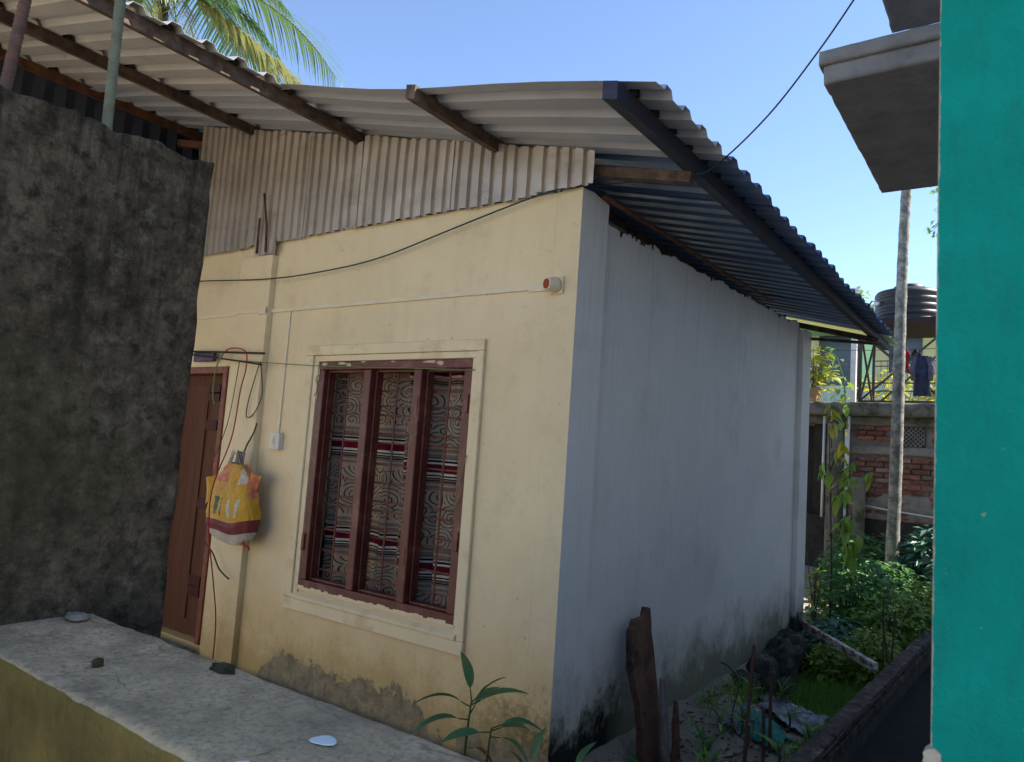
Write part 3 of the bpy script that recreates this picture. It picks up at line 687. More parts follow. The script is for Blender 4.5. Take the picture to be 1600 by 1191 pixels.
def wat(z):
    for (a, wa), (b, wb) in zip(WPR, WPR[1:]):
        if z <= b: return wa+(wb-wa)*(z-a)/(b-a)
    return WPR[-1][1]
H_ = .56
def bagpt(u, v):
    z = H_*v; a = 2*pi*u; ww = wat(z); dd = min(.09, .035+.45*z)*(1-.55*sstep(.25,.56,z))
    cx_, sx_ = cos(a), sin(a); e = .62
    px = ww*math.copysign(abs(cx_)**e, cx_); py = dd*math.copysign(abs(sx_)**.8, sx_)
    cr_ = fbm(px*6, z*6, sx_*2, 1.6)+.55*abs(fbm(px*11+z*9, z*4, sx_, 1.5, 2))
    px += .012*cr_; py += .012*cr_*(.4+z) - .085
    z2 = z + .02*(px/.27)**2 + .05*px*(z > .1)*.4 - .008*sin(px*16)
    return (px, py, z2)
def bagm(u, v):
    z = H_*v; a = 2*pi*(u+.0014); x = wat(z)*math.copysign(abs(cos(a))**.62, cos(a))
    front = sin(a) < 0
    if z < .075: return 2
    if z < .155: return 1
    if abs(x) > .93*wat(z) and z > .3: return 3
    if front and .19 < z < .315:
        if -.115 < x < -.065: return 4
        if -.03 < x < -.018: return 4
        if .045 < x < .075: return 5
        if .135 < x < .16: return 5
    if z > .42: return 3 if x < -.02 else 2 if x > .1 else 0
    return 0
q = MB(); q.grid(360, 112, bagpt, bagm)
b_ = len(q.v); q.v.append((0,-.085,.004)); 
for i in range(360): q.face((i*113, (i+1)*113, b_), 2)
q.build('bag_body', [m_by,m_bm,m_bw,m_br,m_bg,m_bp], bag, True)
q = MB(); q.grid(10, 3, lambda u, v: (-.10+.18*u+.0*v, -.12+.02*v+.01*sin(u*9), .53+.13*sin(pi*u)-.03*v)); q.build('bag_handle', m_bw, bag, True, solid=.003)
q = MB(); q.grid(10, 4, lambda u, v: (.01+.07*u-.02*v, -.10-.02*sin(u*6+v), .50+.16*(1-v)-.02*u)); q.build('bag_fold', m_woodg, bag, True, solid=.003)
q = MB(); q.grid(6, 6, lambda u, v: (.17+.11*u*(.3+.7*v), -.09-.015*sin(u*5), .36+.16*v-.03*u)); q.build('side_flap', m_br, bag, True, solid=.003)
q = MB(); q.grid(8, 8, lambda u, v: (-.33+.16*u+.03*sin(v*3), -.10-.02*sin(u*5+v*2), .24+.20*v+.05*u)); q.build('side_flap', m_by, bag, True, solid=.003)
wire('bag_tail', [(.17,-.10,.05),(.20,-.11,.01),(.235,-.10,0),(.25,-.10,-.02)], .008, m_redthread, None, None, bag)
wire('dry_twig', [(-3.0,-.12,.72),(-2.9,-.11,.66),(-2.82,-.1,.56),(-2.74,-.1,.52),(-2.68,-.1,.50)], .006, m_wire, 'bent dry twig below the yellow bag', 'twig')

# ------------------------------------------------------------------ foreground walls
def rough_block(name, x0, x1, y0, y1, z0, z1, nx, ny_, nz, amp, rnd_, mat, parent=None, sc=4, seed=0, zoff=None):
    """box as a displaced shell with worn edges"""
    bm = bmesh.new(); bmesh.ops.create_cube(bm, size=1)
    me = bpy.data.meshes.new(name); q = MB()
    faces = [('z',1),('z',-1),('y',-1),('y',1),('x',1),('x',-1)]; bm.free()
    def disp(p):
        x, y, z = p
        # round the edges
        def ed(v, a, b): return min(v-a, b-v)
        e = sorted([ed(x,x0,x1), ed(y,y0,y1), ed(z,z0,z1)])
        c = Vector(((x0+x1)/2 if ed(x,x0,x1) < .1 else x, (y0+y1)/2 if ed(y,y0,y1) < .1 else y, (z0+z1)/2 if ed(z,z0,z1) < .1 else z))
        wear = max(0, 1-e[1]/rnd_)**2 * rnd_*(.25+1.1*max(0, fbm(x,y,z+seed,6,2)+.05))
        d = Vector(p)-c
        if d.length > 1e-6: d.normalize()
        out = Vector(p) - d*wear + d*amp*fbm(x, y, z+seed, sc, 5)
        if zoff and z > (z0+z1)/2: out.z += zoff(x, y)
        return tuple(out)
    for axn, sg in faces:
        if axn == 'z': fn = lambda u, v: disp((x0+(x1-x0)*u, y0+(y1-y0)*v, z1 if sg > 0 else z0)); q.grid(nx, ny_, fn)
        elif axn == 'y': fn = lambda u, v: disp((x0+(x1-x0)*u, y1 if sg > 0 else y0, z0+(z1-z0)*v)); q.grid(nx, nz, fn)
        else: fn = lambda u, v: disp((x1 if sg > 0 else x0, y0+(y1-y0)*u, z0+(z1-z0)*v)); q.grid(ny_, nz, fn)
    o = q.build(name, mat, parent, True)
    bm = bmesh.new(); bm.from_mesh(o.data); bmesh.ops.remove_doubles(bm, verts=bm.verts, dist=1e-4); bmesh.ops.recalc_face_normals(bm, faces=bm.faces); bm.to_mesh(o.data); bm.free()
    return o
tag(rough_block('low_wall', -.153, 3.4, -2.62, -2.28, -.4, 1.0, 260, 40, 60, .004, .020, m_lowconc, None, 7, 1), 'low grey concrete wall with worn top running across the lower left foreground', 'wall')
tw = tag(empty('tall_wall', (-.28,-3,-.4)), 'tall dark mouldy concrete wall with rebar sticking out at the left edge', 'wall')
def off(o, root):
    o.matrix_parent_inverse = Matrix.Translation(root.location).inverted(); return o
o = rough_block('wall_body', -.42, -.153, -5.5, -2.062, -.4, 2.39, 10, 230, 190, .004, .010, m_darkconc, tw, 4.5, 4, lambda x, y: .009*fbm(y, 0, 3, 2.2)+.014*fbm(y, 0, 9, 9)+.010*fbm(y, x, 4, 27)); off(o, tw)
def rebar(name, p0, p1, r, mat, parent=None, rib=.013, bend=None):
    p0, p1 = Vector(p0), Vector(p1); n = int((p1-p0).length/rib*3); pts = []; rr = []
    for i in range(n+1):
        t = i/n; p = p0.lerp(p1, t)
        if bend: p = p + Vector(bend)*sin(pi*t)
        pts.append(p); rr.append(r*(1.07 if i % 3 == 0 else .96))
    o = MB().tube(pts, rr, 8).build(name, mat, parent, True); return o
off(rebar('rebar', (-.20,-2.655,2.30), (-.20,-2.60,3.15), .015, m_rebar, tw), tw)
off(rebar('rebar', (-.19,-2.388,2.30), (-.19,-2.405,3.2), .015, m_rebar_g, tw), tw)
# bits lying on the low wall
def blob(name, c, sx, sy, sz, mat, label, cat, seed, n=26, group=None):
    q = MB()
    def fn(u, v):
        a = 2*pi*u; b = pi*(v-.5); d = Vector((cos(a)*cos(b), sin(a)*cos(b), sin(b)))
        k = 1+.5*fbm(d.x, d.y, d.z+seed, 1.5, 2)
        return (d.x*sx*k, d.y*sy*k, max(-sz*.6, d.z*sz*k))
    q.grid(n, n//2, fn); return tag(q.build(name, mat, None, True, loc=c), label, cat, group)
def splat(name, c, r1, r2, mat, label, cat, seed, ang=0):
    q = MB(); n = 28; rr = random.Random(seed)
    prof = [1+.10*sin(3*2*pi*k/n+seed)+.05*(rr.random()-.5) for k in range(n)]
    for zz, sc in ((0,1),(.0012,.95),(.0014,.6)):
        for k in range(n):
            a = 2*pi*k/n; x, y = cos(a)*r1*prof[k]*sc, sin(a)*r2*prof[k]*sc
            q.v.append((x*cos(ang)-y*sin(ang), x*sin(ang)+y*cos(ang), zz))
    for l in range(2):
        for k in range(n): q.face((l*n+k, l*n+(k+1) % n, l*n+n+(k+1) % n, l*n+n+k))
    q.face(range(2*n, 3*n)); return tag(q.build(name, mat, None, False, loc=c), label, cat)
splat('white_splash', (1.006,-2.428,1.0035), .025, .020, m_whitepaint, 'round white splash on top of the low foreground wall', 'splash', 3, .3)
splat('white_splash', (.985,-2.578,1.002), .012, .008, m_whitepaint, 'tiny white splash at the near edge of the low wall', 'splash', 5, .8)
blob('mortar_lump', (.545,-2.325,1.006), .035, .016, .011, m_darkconc, 'long mortar lump on the far edge of the low wall', 'lump', 2)
blob('mortar_lump', (.345,-2.50,1.006), .012, .012, .010, m_darkconc, 'small black lump on the near half of the low wall top', 'lump', 5)
blob('stone_chip', (-.085,-2.35,1.01), .040, .026, .008, m_rubble, 'flat pale stone chip at the foot of the tall dark wall', 'stone', 8)

# ------------------------------------------------------------------ teal green building on the right
gb = tag(empty('green_building', (1.9,-2.2,-.4)), 'teal green painted building with concrete sunshade along the right edge', 'building')
GX, GY = 1.912, -2.2
off(MB().box(GX, 7.5, GY, GY+.25, -.4, 5.4).build('front_wall', m_green, gb), gb)
off(MB().box(GX, 7.5, GY+.2505, .8, -.4, 4.55).build('side_wall', rough_mat('pale_bounce_render', (.62,.60,.56,1), (.52,.50,.47,1), 3, .9, .3), gb), gb)  # unseen lane side, made pale to bounce light into the lane
off(MB().box(3.0, 7.5, .8005, 8.2, -.4, 6.25).build('sun_block_wing', rough_mat('pale_blocker_render', (.66,.63,.57,1), (.56,.53,.48,1), 3, .9, .3), gb), gb)  # unseen wing, added and sized to keep sun off the lane wall
off(MB().box(GX, 7.5, GY+.2505, .8, 4.5505, 5.4).build('sun_block_top', m_conc, gb), gb)  # unseen extra height, added to keep sun off the tall wall
off(rough_block('sunshade', 1.405, GX+.02, -.745, .45, 2.90, 2.969, 40, 70, 6, .004, .010, m_conc, gb, 6, 2), gb); off(rough_block('sunshade_lip', 1.39, GX+.02, -.760, .46, 2.967, 3.018, 40, 70, 5, .005, .012, m_conc, gb, 6, 5), gb)
off(rough_block('upper_ledge', 1.466, GX+.02, -1.6, .265, 3.60, 3.72, 30, 90, 8, .004, .012, m_conc, gb, 6, 7), gb)
r4 = random.Random(21)
for (z, s_) in ((1.168,.013),):
    q = MB(); n_ = 10
    pr = [(GX-.004+ (cos(2*pi*k/n_)*s_*(.7+.5*r4.random())), z+sin(2*pi*k/n_)*s_*(.7+.5*r4.random())) for k in range(n_)]
    for yy in (GY-.006, GY+.02):
        for (a, b) in pr: q.v.append((a+.006, yy, b))
    q.face(range(n_)); q.face(range(n_, 2*n_))
    for k in range(n_): q.face((k, (k+1) % n_, n_+(k+1) % n_, n_+k))
    off(q.build('broken_plaster', m_chip, gb), gb)

# ------------------------------------------------------------------ boundary wall of mouldy bricks in the lane
bw = tag(empty('brick_boundary_wall', (1.0,1.0,-.6)), 'low mouldy brick boundary wall running down the lane', 'brick wall')
A = Vector((.880,-.9,0)); 
def bwx(y): return .858+.0268*y      # left edge of the top
q = MB(); n = 40; rr = random.Random(6)
for i in range(n+1):
    y = -1.2+10*i/n; x = bwx(y)+.008
    for (xx, zz) in ((x,-.9),(x,-.185),(x+.118,-.185),(x+.118,-.9)): q.v.append((xx+.004*fbm(y,zz,1,4), y, zz))
for i in range(n):
    for k in range(3): q.face((i*4+k, i*4+4+k, i*4+5+k, i*4+1+k))
off(q.build('wall_core', m_mortar_d, bw, True), bw)
def brick_meshes(name, L, W, H, mat, nvar=5, ch=.006):
    out = []
    for s_ in range(nvar):
        q = MB(); rs = random.Random(100+s_)
        for sz in (-1, 1):
            for (sx, sy) in ((-1,-1),(1,-1),(1,1),(-1,1)):
                q.v.append((sx*(L/2-ch*rs.random()), sy*(W/2-ch*rs.random()), sz*(H/2-ch*rs.random())))
        for f in ((0,3,2,1),(4,5,6,7),(0,1,5,4),(1,2,6,5),(2,3,7,6),(3,0,4,7)): q.face(f)
        bm = bmesh.new(); me = q.mesh(name, mat); bm.from_mesh(me)
        bmesh.ops.bevel(bm, geom=list(bm.edges), offset=.006, segments=1, affect='EDGES'); bm.to_mesh(me); bm.free()
        out.append(me)
    return out
bm_d = brick_meshes('brick', .235, .115, .072, m_brick_d)
q = MB()
for row in range(2):
    y = -1.1 + (.12 if row else 0)
    while y < 8.2:
        o = link('brick', bm_d[rr.randrange(5)], bw)
        o.location = (bwx(y)+.066+.006*(rr.random()-.5), y, -.145+.082*row+.005*(rr.random()-.5)); o.rotation_euler = (.03*(rr.random()-.5), .03*(rr.random()-.5), pi/2-.0268+.05*(rr.random()-.5))
        off(o, bw); y += .249
# rough mortar topping
q = MB(); q.grid(420, 10, lambda u, v: (bwx(-1.2+9.4*u)+.002+.124*v, -1.2+9.4*u, -.058+.030*(1-abs(2*v-1)**3)+.020*fbm(u*9.4, v*.3, 0, 5)+.014*fbm(u*9.4, v*.13, 5, 22)))
off(q.build('mortar_topping', m_brick_d, bw, True), bw)
for i, (x, y, z0, z1, b) in enumerate(((.915,4.0,-.06,.50,.0),(.985,3.95,-.06,.40,.03),(.93,4.12,-.06,.16,-.02))):
    off(rebar('rebar', (x,y,z0), (x-.01+b,y+.02,z1), .0075, m_rebar, bw), bw)

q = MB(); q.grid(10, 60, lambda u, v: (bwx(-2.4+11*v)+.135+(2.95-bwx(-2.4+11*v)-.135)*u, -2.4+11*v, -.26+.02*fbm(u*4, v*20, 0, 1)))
tag(q.build('gap_shade_sheet', rough_mat('black_gap_shade', (.018,.016,.014,1), (.010,.010,.009,1), 8, .8, .6, .02), None, True), kind='structure')  # black sheet stands in for the deep shade in this gap
# ------------------------------------------------------------------ lane: planks, bars, sacks, rubble
def slab(name, outline, thick, mat, label, cat, M, seed=0, n=1):
    q = MB(); N = len(outline)
    for t in (0, thick):
        for (a, b) in outline: q.v.append((a, t+.006*fbm(a*6, b*6, t*40+seed, 1), b))
    q.face(range(N)); q.face(range(2*N-1, N-1, -1))
    for k in range(N): q.face((k, (k+1) % N, N+(k+1) % N, N+k))
    o = q.build(name, mat, None, bevel=.004); o.matrix_world = M; return tag(o, label, cat)
def edge_noise(pts, k=4, amp=.006, seed=1):
    rr_ = random.Random(seed); out = []
    for (a, b) in zip(pts, pts[1:]+pts[:1]):
        for i in range(k):
            t = i/k; out.append((a[0]+(b[0]-a[0])*t+amp*(rr_.random()-.5)*(i > 0), a[1]+(b[1]-a[1])*t+amp*(rr_.random()-.5)*(i > 0)))
    return out
def frame_m(origin, xdir, zdir):
    x = Vector(xdir).normalized(); z = Vector(zdir); z = (z - z.dot(x)*x).normalized(); y = z.cross(x)
    M = Matrix((x, y, z)).transposed().to_4x4(); M.translation = Vector(origin); return M
pl = edge_noise([(-.13,-.02),(-.11,.25),(-.13,.45),(-.20,.68),(-.19,.88),(-.13,.95),(-.03,.955),(-.005,1.01),(.035,1.0),(.06,.70),(.09,.40),(.14,-.02)], 4, .012, 3)
slab('timber_slab', pl, .045, m_wood, 'upright reddish-brown timber slab leaning on the white lane wall', 'timber', frame_m((.16,.97,-.36), (.12,1,0), (-.13,-.18,1)))
pl = edge_noise([(-.035,0),(-.04,.3),(-.05,.62),(-.01,.63),(.02,.35),(.05,0)], 4, .014, 5)
slab('timber_offcut', pl, .022, m_woodg, 'grey splintered timber strip in front of the reddish-brown slab', 'timber', frame_m((.225,1.0,-.38), (.2,1,0), (-.10,-.22,1)))
pl = edge_noise([(-.03,0),(-.03,.3),(-.01,.47),(.02,.46),(.04,.25),(.04,0)], 4, .014, 9)
slab('timber_offcut', pl, .02, m_wood, 'short dark timber strip right of the grey splintered strip', 'timber', frame_m((.24,1.12,-.38), (.2,1,0), (-.08,-.10,1)))
for (a, b, l) in (((.60,1.22,-.33),(.60,1.352,.466),'tallest rusty bar standing in the lane before the sand heap'), ((.60,1.77,-.40),(.60,1.739,.231),'second tallest rusty bar standing in the lane beside the tallest'), ((.61,1.60,-.40),(.60,1.60,.03),'shortest rusty bar standing between the two taller lane bars'), ((.57,1.28,-.40),(.64,1.18,.05),'short slanting rusty bar crossing the foot of the tallest bar')):
    tag(rebar('rusty_bar', a, b, .0115, m_rebar), l, 'bar', 'rusty bars in the lane')
def painted_pole():
    M = Mat('flaking_white_paint'); c = M.mix(M.ramp(M.noise(7, 5, .7, M.map((1,1,4))), .46, .54), (.62,.6,.55,1), (.24,.11,.06,1))
    M.color(c).prop(.8); M.bump(M.noise(20, 5), .4, .006); return M.m
q = MB(); P0, P1 = Vector((-.02,5.05,-.05)), Vector((.945,3.42,.02)); q.bar(P0, P1, .05, .075)
tag(q.build('painted_board', painted_pole(), None, bevel=.006), 'flaking white board lying across the lane onto the brick boundary wall', 'board')
m_sack = rough_mat('white_grey_plastic_sack', (.38,.38,.42,1), (.15,.15,.17,1), 7, .45, .2, .01, .4, c=(.10,.095,.09,1), csc=5)
m_sackd = rough_mat('dark_grey_sack', (.10,.10,.105,1), (.04,.04,.045,1), 7, .5, .2, .01, .4)
m_teal = rough_mat('teal_cloth', (.05,.26,.20,1), (.03,.17,.135,1), 9, .8, .3, .01)
def crumple(name, c, sx, sy, h, mat, label, cat, seed, fold=7):
    q = MB()
    def fn(u, v):
        x, y = (u-.5)*2, (v-.5)*2; d = max(0, 1-(x*x+y*y)*.55)
        z = h*d*(.55+.55*fbm(x*1.5, y*1.5, seed, 1))+.05*abs(fbm(x, y, seed+3, fold*.35, 2))
        return (c[0]+sx*(x+.25*fbm(x, y, seed+9, 1.6)), c[1]+sy*(y+.25*fbm(x, y, seed+5, 1.6)), max(gh(c[0]+sx*x, c[1]+sy*y)+.004, c[2]-.02)+z*.9)
    q.grid(34, 34, fn); return tag(q.build(name, mat, None, True, solid=.004), label, cat)
crumple('plastic_sack', (.52,2.75,-.36), .22, .32, .15, m_sack, 'crumpled grey-white plastic sack on the lane ground beside the grass', 'sack', 2)
crumple('plastic_sack', (.30,2.95,-.36), .14, .22, .16, m_sackd, 'dark grey plastic sack behind the sand heap', 'sack', 6)
crumple('cloth', (.48,1.98,-.34), .16, .22, .10, m_teal, 'crumpled teal cloth on the lane ground behind the rusty bars', 'cloth', 4)
crumple('plastic_sack', (.36,1.88,-.33), .09, .16, .08, m_sack, 'small white plastic sheet left of the teal cloth', 'sack', 8)
m_rub = rough_mat('mossy_rubble', (.08,.078,.065,1), (.03,.032,.026,1), 9, .95, .7, .02, c=(.16,.15,.125,1), csc=6)
RUB = [(.06,2.95,-.20,.16,'flat pale-topped rubble chunk at the foot of the lane wall'),(.06,3.4,-.15,.17,'dark rubble chunk beside the flat pale-topped chunk'),(.10,3.85,-.14,.20,'large black rubble chunk by the far end of the lane wall'),
       (.05,4.25,-.10,.19,'tall black rubble chunk against the rear pillar'),(.20,3.55,-.30,.12,'small mossy rubble chunk before the dark chunk'),(.12,4.55,-.2,.15,'black rubble chunk at the base of the rear pillar')]
for i, (x, y, z, r_, l) in enumerate(RUB):
    q = MB(); 
    def fn(u, v, s_=i):
        a = 2*pi*u; b = pi*(v-.5); d = Vector((cos(a)*cos(b), sin(a)*cos(b), sin(b))); mx = max(abs(d.x), abs(d.y), abs(d.z))
        d = d.lerp(d/mx*.75, .6); k = 1+.4*fbm(d.x, d.y, d.z+s_*3.1, 1.6)
        return (x+d.x*r_*.8*k, y+d.y*r_*1.3*k, z-.1+d.z*r_*1.25*k)
    q.grid(22, 12, fn); tag(q.build('rubble_chunk', m_rub, None, True), l, 'rubble', 'rubble along the lane wall')
# beam stub lying at the near corner of the wall base
MB_ = MB().bar((-.02,-.15,-.36), (.30,.75,-.22), .07, .05); tag(MB_.build('fallen_batten', m_conc_old, None, bevel=.006), 'mossy batten lying at the foot of the house corner', 'batten')

# ------------------------------------------------------------------ leaves and plants
def leaf_mesh(name, mat, L=1, W=.2, fold=.25, droop=.35, n=6, tip=1.0, base=.35):
    q = MB()
    for i in range(n+1):
        t = i/n; ww = W*(sin(pi*min(1, t**.8))**.8 if 0 < t < 1 else 0)+.006*(t == 0)
        x = L*(t-.12*droop*t*t); z = -droop*L*t*t*.55+.10*L*t
        for sy in (-1, 0, 1): q.v.append((x, sy*ww*.5, z+abs(sy)*fold*ww*.5))
    for i in range(n):
        for k in range(2): q.face((i*3+k, i*3+3+k, i*3+4+k, i*3+1+k))
    return q.mesh(name, mat, True)
def place_leaf(me, parent, p, yaw_, pit, sc, rl=0, wid=1, name='leaf'):
    o = link(name, me, parent)
    o.location = p; o.rotation_euler = (rl, -pit, yaw_); o.scale = (sc, sc*wid, sc); return o
L_ging = [leaf_mesh('leaf', m_leaf_teal, 1, .27, .3, .75, 8), leaf_mesh('leaf', m_leaf_teal, 1, .24, .35, 1.2, 8), leaf_mesh('leaf', m_leaf_teal, 1, .27, .3, .5, 8)]
L_brown = [leaf_mesh('leaf', m_leaf_brown, 1, .17, .5, 1.4)]
def ginger(loc, stems, label, group=None):
    """stems: (dx,dy,height, lean yaw, [ (height frac, yaw, pitch, length, kind) ])"""
    e = tag(empty('ginger_plant', loc), label, 'plant', group)
    for (dx, dy, h, ly, ll, leaves) in stems:
        pts = [(dx+cos(ly)*ll*t*t, dy+sin(ly)*ll*t*t, h*t-.05*(t == 0)) for t in [i/6 for i in range(7)]]
        MB().tube(pts, [.010-.006*i/6 for i in range(7)], 7).build('stem', m_stem, e, True)
        for (f, y_, p_, l_, kd) in leaves:
            i = min(5, int(f*6)); t = f*6-i; P = Vector(pts[i]).lerp(Vector(pts[i+1]), t)
            pet = Vector((cos(y_)*cos(p_), sin(y_)*cos(p_), sin(p_)))*.05
            MB().tube([P, P+pet], [.004,.003], 5).build('petiole', m_stem, e)
            place_leaf(L_brown[0] if kd == 9 else L_ging[kd], e, P+pet, y_, p_, l_, rnd.uniform(-.5,.5))
    return e
# image right is about (.81,.58); camera side is -y
gi = R(36)
ginger((-.16,-.5,-.08), [(0,0,.445,gi,.02,[(1,gi+2.1,1.15,.20,0),(.95,gi+.15,.45,.25,0),(.93,gi+2.9,.35,.25,1),(.8,gi+3.3,.1,.28,1),(.97,gi-.4,.85,.19,2),(.85,gi+.7,.9,.17,1),(.45,gi+3.4,-.05,.2,0),(.52,gi-.7,.25,.16,9)]),
    ], 'taller dark green ginger plant growing in front of the cream wall')
ginger((-.02,-.52,-.08), [(0,0,.36,gi,.02,[(1,gi+.1,.35,.22,1),(.97,gi+.5,.15,.24,1),(.95,gi+3.2,-.05,.20,0),(.9,gi-.5,.1,.19,1),(.3,gi+.2,.25,.24,0),(.22,gi-.25,.2,.25,0),(.3,gi+2.6,.5,.16,2)])], 'shorter ginger plant right beside the taller one')
ginger((.24,-.55,-.12), [(0,0,.28,gi,.01,[(1,gi+1.2,1.2,.17,0),(.85,gi+2.2,.8,.14,0),(.8,gi-.1,.5,.2,0),(.5,gi+3.0,.3,.17,2)])], 'small ginger shoot at the foot of the house corner')
ginger((.36,-.42,-.12), [(0,0,.26,gi,.01,[(1,gi+.4,1.1,.15,0),(.7,gi+.1,.2,.2,0),(.6,gi+2.4,.7,.12,2)])], 'second small ginger shoot right of the house corner')
# lane plants with strap leaves
L_strap = [leaf_mesh('leaf', m_leaf_dark, 1, .13, .4, .6), leaf_mesh('leaf', m_leaf_mid, 1, .12, .4, .9), leaf_mesh('leaf', m_leaf_brown, 1, .10, .5, 1.2)]
def strap(loc, n, h, l, label, seed, mats=(0,0,1), lean=None):
    r_ = random.Random(seed); e = tag(empty('strap_plant', loc), label, 'plant')
    pts = [(.02*sin(3*t), .02*t, h*t) for t in [i/5 for i in range(6)]]
    MB().tube(pts, .009, 6).build('stem', m_stem, e, True)
    for k in range(n):
        f = .55+.45*k/n; P = (.02*sin(3*f), .02*f, h*f)
        place_leaf(L_strap[mats[k % len(mats)]], e, P, k*2.4+r_.random(), r_.uniform(.35,1.25), l*r_.uniform(.7,1.15), r_.uniform(-.4,.4))
    return e
strap((.32,1.28,-.33), 9, .16, .26, 'dark strap-leaved plant at the foot of the timber slab', 1)
strap((.40,1.75,-.30), 11, .26, .20, 'bright green strap-leaved plant beside the tallest rusty bar', 2, (1,1,0))
strap((.30,1.62,-.30), 6, .20, .22, 'thin plant with a yellowing leaf on the sand heap', 3, (1,2,1))
strap((.16,.75,-.34), 8, .10, .20, 'small dark strap-leaved plant under the timber slab', 4, (0,0,1))
for i, (x, y, n_, h_, l_, lab) in enumerate(((.55,2.35,8,.14,.16,'small weed between the teal cloth and the grey-white sack'),(.20,2.55,9,.12,.15,'low weed on the crest of the sand heap'),(.70,1.55,8,.14,.18,'weed growing against the near boundary wall'),(.48,.95,9,.12,.20,'weed in the nearest part of the lane'),(.72,2.2,8,.12,.15,'weed right of the teal cloth at the boundary wall'),(.28,3.15,9,.16,.16,'green weed in front of the rubble chunks'))):
    strap((x, y, gh(x, y)), n_, h_, l_, lab, 40+i, (1,1,0))
wire('dead_vine', [(.42,1.62,-.30),(.36,1.72,-.1),(.36,1.85,.08),(.28,1.88,.16),(.22,1.86,.19)], .006, m_bark, 'arching dead vine stem above the sand heap', 'vine')
wire('dead_vine', [(.05,.98,-.25),(.22,1.2,-.30),(.38,1.35,-.27),(.52,1.52,-.22),(.50,1.75,-.1)], .006, m_bark, 'dead vine creeping over the near end of the lane ground', 'vine')
# broad-leaved shrubs of the lane
L_broad = {'dark': [leaf_mesh('leaf', m_leaf_dark, 1, .62, .2, .5, 5), leaf_mesh('leaf', m_leaf_dark, 1, .5, .3, .8, 5)],
           'blue': [leaf_mesh('leaf', m_leaf_blue, 1, .6, .2, .5, 5), leaf_mesh('leaf', m_leaf_blue, 1, .5, .25, .7, 5)],
           'mid': [leaf_mesh('leaf', m_leaf_mid, 1, .55, .25, .6, 5), leaf_mesh('leaf', m_leaf_mid, 1, .42, .3, .9, 5)],
           'yel': [leaf_mesh('leaf', m_leaf_yel, 1, .38, .3, 1.0, 5), leaf_mesh('leaf', m_leaf_mid, 1, .36, .3, 1.1, 5)]}
MATK = {'dark': m_leaf_dark, 'blue': m_leaf_blue, 'mid': m_leaf_mid, 'yel': m_leaf_yel}
def shrub(loc, rx, ry, h, nleaf, size, kind, label, seed, fill=260, name='shrub', fsize=.5, group='lane shrubs', pit=(-.35,.45)):
    r_ = random.Random(seed); e = tag(empty(name, loc), label, 'shrub', group)
    q = MB(); tips = []
    for k in range(7):
        a = 2*pi*k/7+r_.random(); rr_ = r_.uniform(.25,.95); tp = (cos(a)*rx*rr_, sin(a)*ry*rr_, h*r_.uniform(.6,1))
        q.tube([(0,0,-.1), (tp[0]*.3,tp[1]*.3,tp[2]*.5), tp], [.012,.008,.003], 5)
    q.build('branches', m_bark, e, True)
    def pt():
        while True:
            x, y, z = r_.uniform(-1,1), r_.uniform(-1,1), r_.uniform(0,1)
            d = x*x+y*y+(max(0, z-.4)/.6)**2
            if d < 1: return x*rx, y*ry, z*h, d
    for k in range(nleaf):
        x, y, z, d = pt(); z = max(z, h*.3); out = math.atan2(y, x)
        place_leaf(L_broad[kind][k % 2], e, (x, y, z), out+r_.uniform(-1.2,1.2), r_.uniform(*pit), size*r_.uniform(.7,1.25), r_.uniform(-.5,.5))
    q = MB()
    for k in range(fill):
        x, y, z, d = pt(); a = math.atan2(y, x)+r_.uniform(-1.5,1.5); p_ = r_.uniform(-.5,.5); s_ = size*fsize*r_.uniform(.6,1.3); w_ = s_*.45
        dx = Vector((cos(a)*cos(p_), sin(a)*cos(p_), sin(p_))); sd = Vector((-sin(a), cos(a), r_.uniform(-.5,.5))).normalized(); c0 = Vector((x, y, z)); b = len(q.v)
        q.v += [tuple(c0), tuple(c0+dx*s_*.45+sd*w_*.5), tuple(c0+dx*s_-Vector((0,0,s_*.2))), tuple(c0+dx*s_*.45-sd*w_*.5)]
        q.face((b, b+1, b+2, b+3))
    if fill: tag(q.build('foliage', MATK[kind], e), kind='stuff')
    return e
SH = [((.22,6.1,-.25),.42,.5,.95,30,.16,'dark','dense dark broad-leaved shrub against the rear pillar of the house',1),
      ((.95,7.9,.05),.42,.4,.95,26,.20,'blue','tall bluish-leaved shrub beside the green building edge',2),
      ((.50,6.9,-.2),.5,.5,.75,26,.15,'dark','dark shrub before the foot of the areca trunk',3),
      ((.28,5.3,-.45),.36,.4,.50,22,.17,'blue','bluish broad-leaved shrub above the white board',4),
      ((.72,5.6,-.42),.36,.5,.80,26,.11,'mid','light green small-leaved shrub leaning on the boundary wall',5),
      ((.70,4.75,-.45),.28,.35,.55,20,.11,'mid','low light green shrub behind the thin rebar',6),
      ((.05,8.0,.05),.55,.4,.75,22,.16,'dark','dark shrub at the foot of the brick outbuilding',7),
      ((.30,4.55,-.45),.26,.3,.34,18,.11,'mid','low green weeds right behind the white board',8),
      ((.98,6.4,-.2),.26,.45,.62,18,.13,'mid','green shrub hanging over the far part of the boundary wall',9)]
for (l, rx, ry, h, n_, s_, k_, lab, sd) in SH: shrub(l, rx, ry, h, int(n_*2.2), s_, k_, lab, sd, fill=1100, fsize=.7)
shrub((.02,5.35,-.3), .10, .2, 1.0, 24, .10, 'yel', 'yellow-leaved creeper climbing the rear edge of the house', 30, 90)
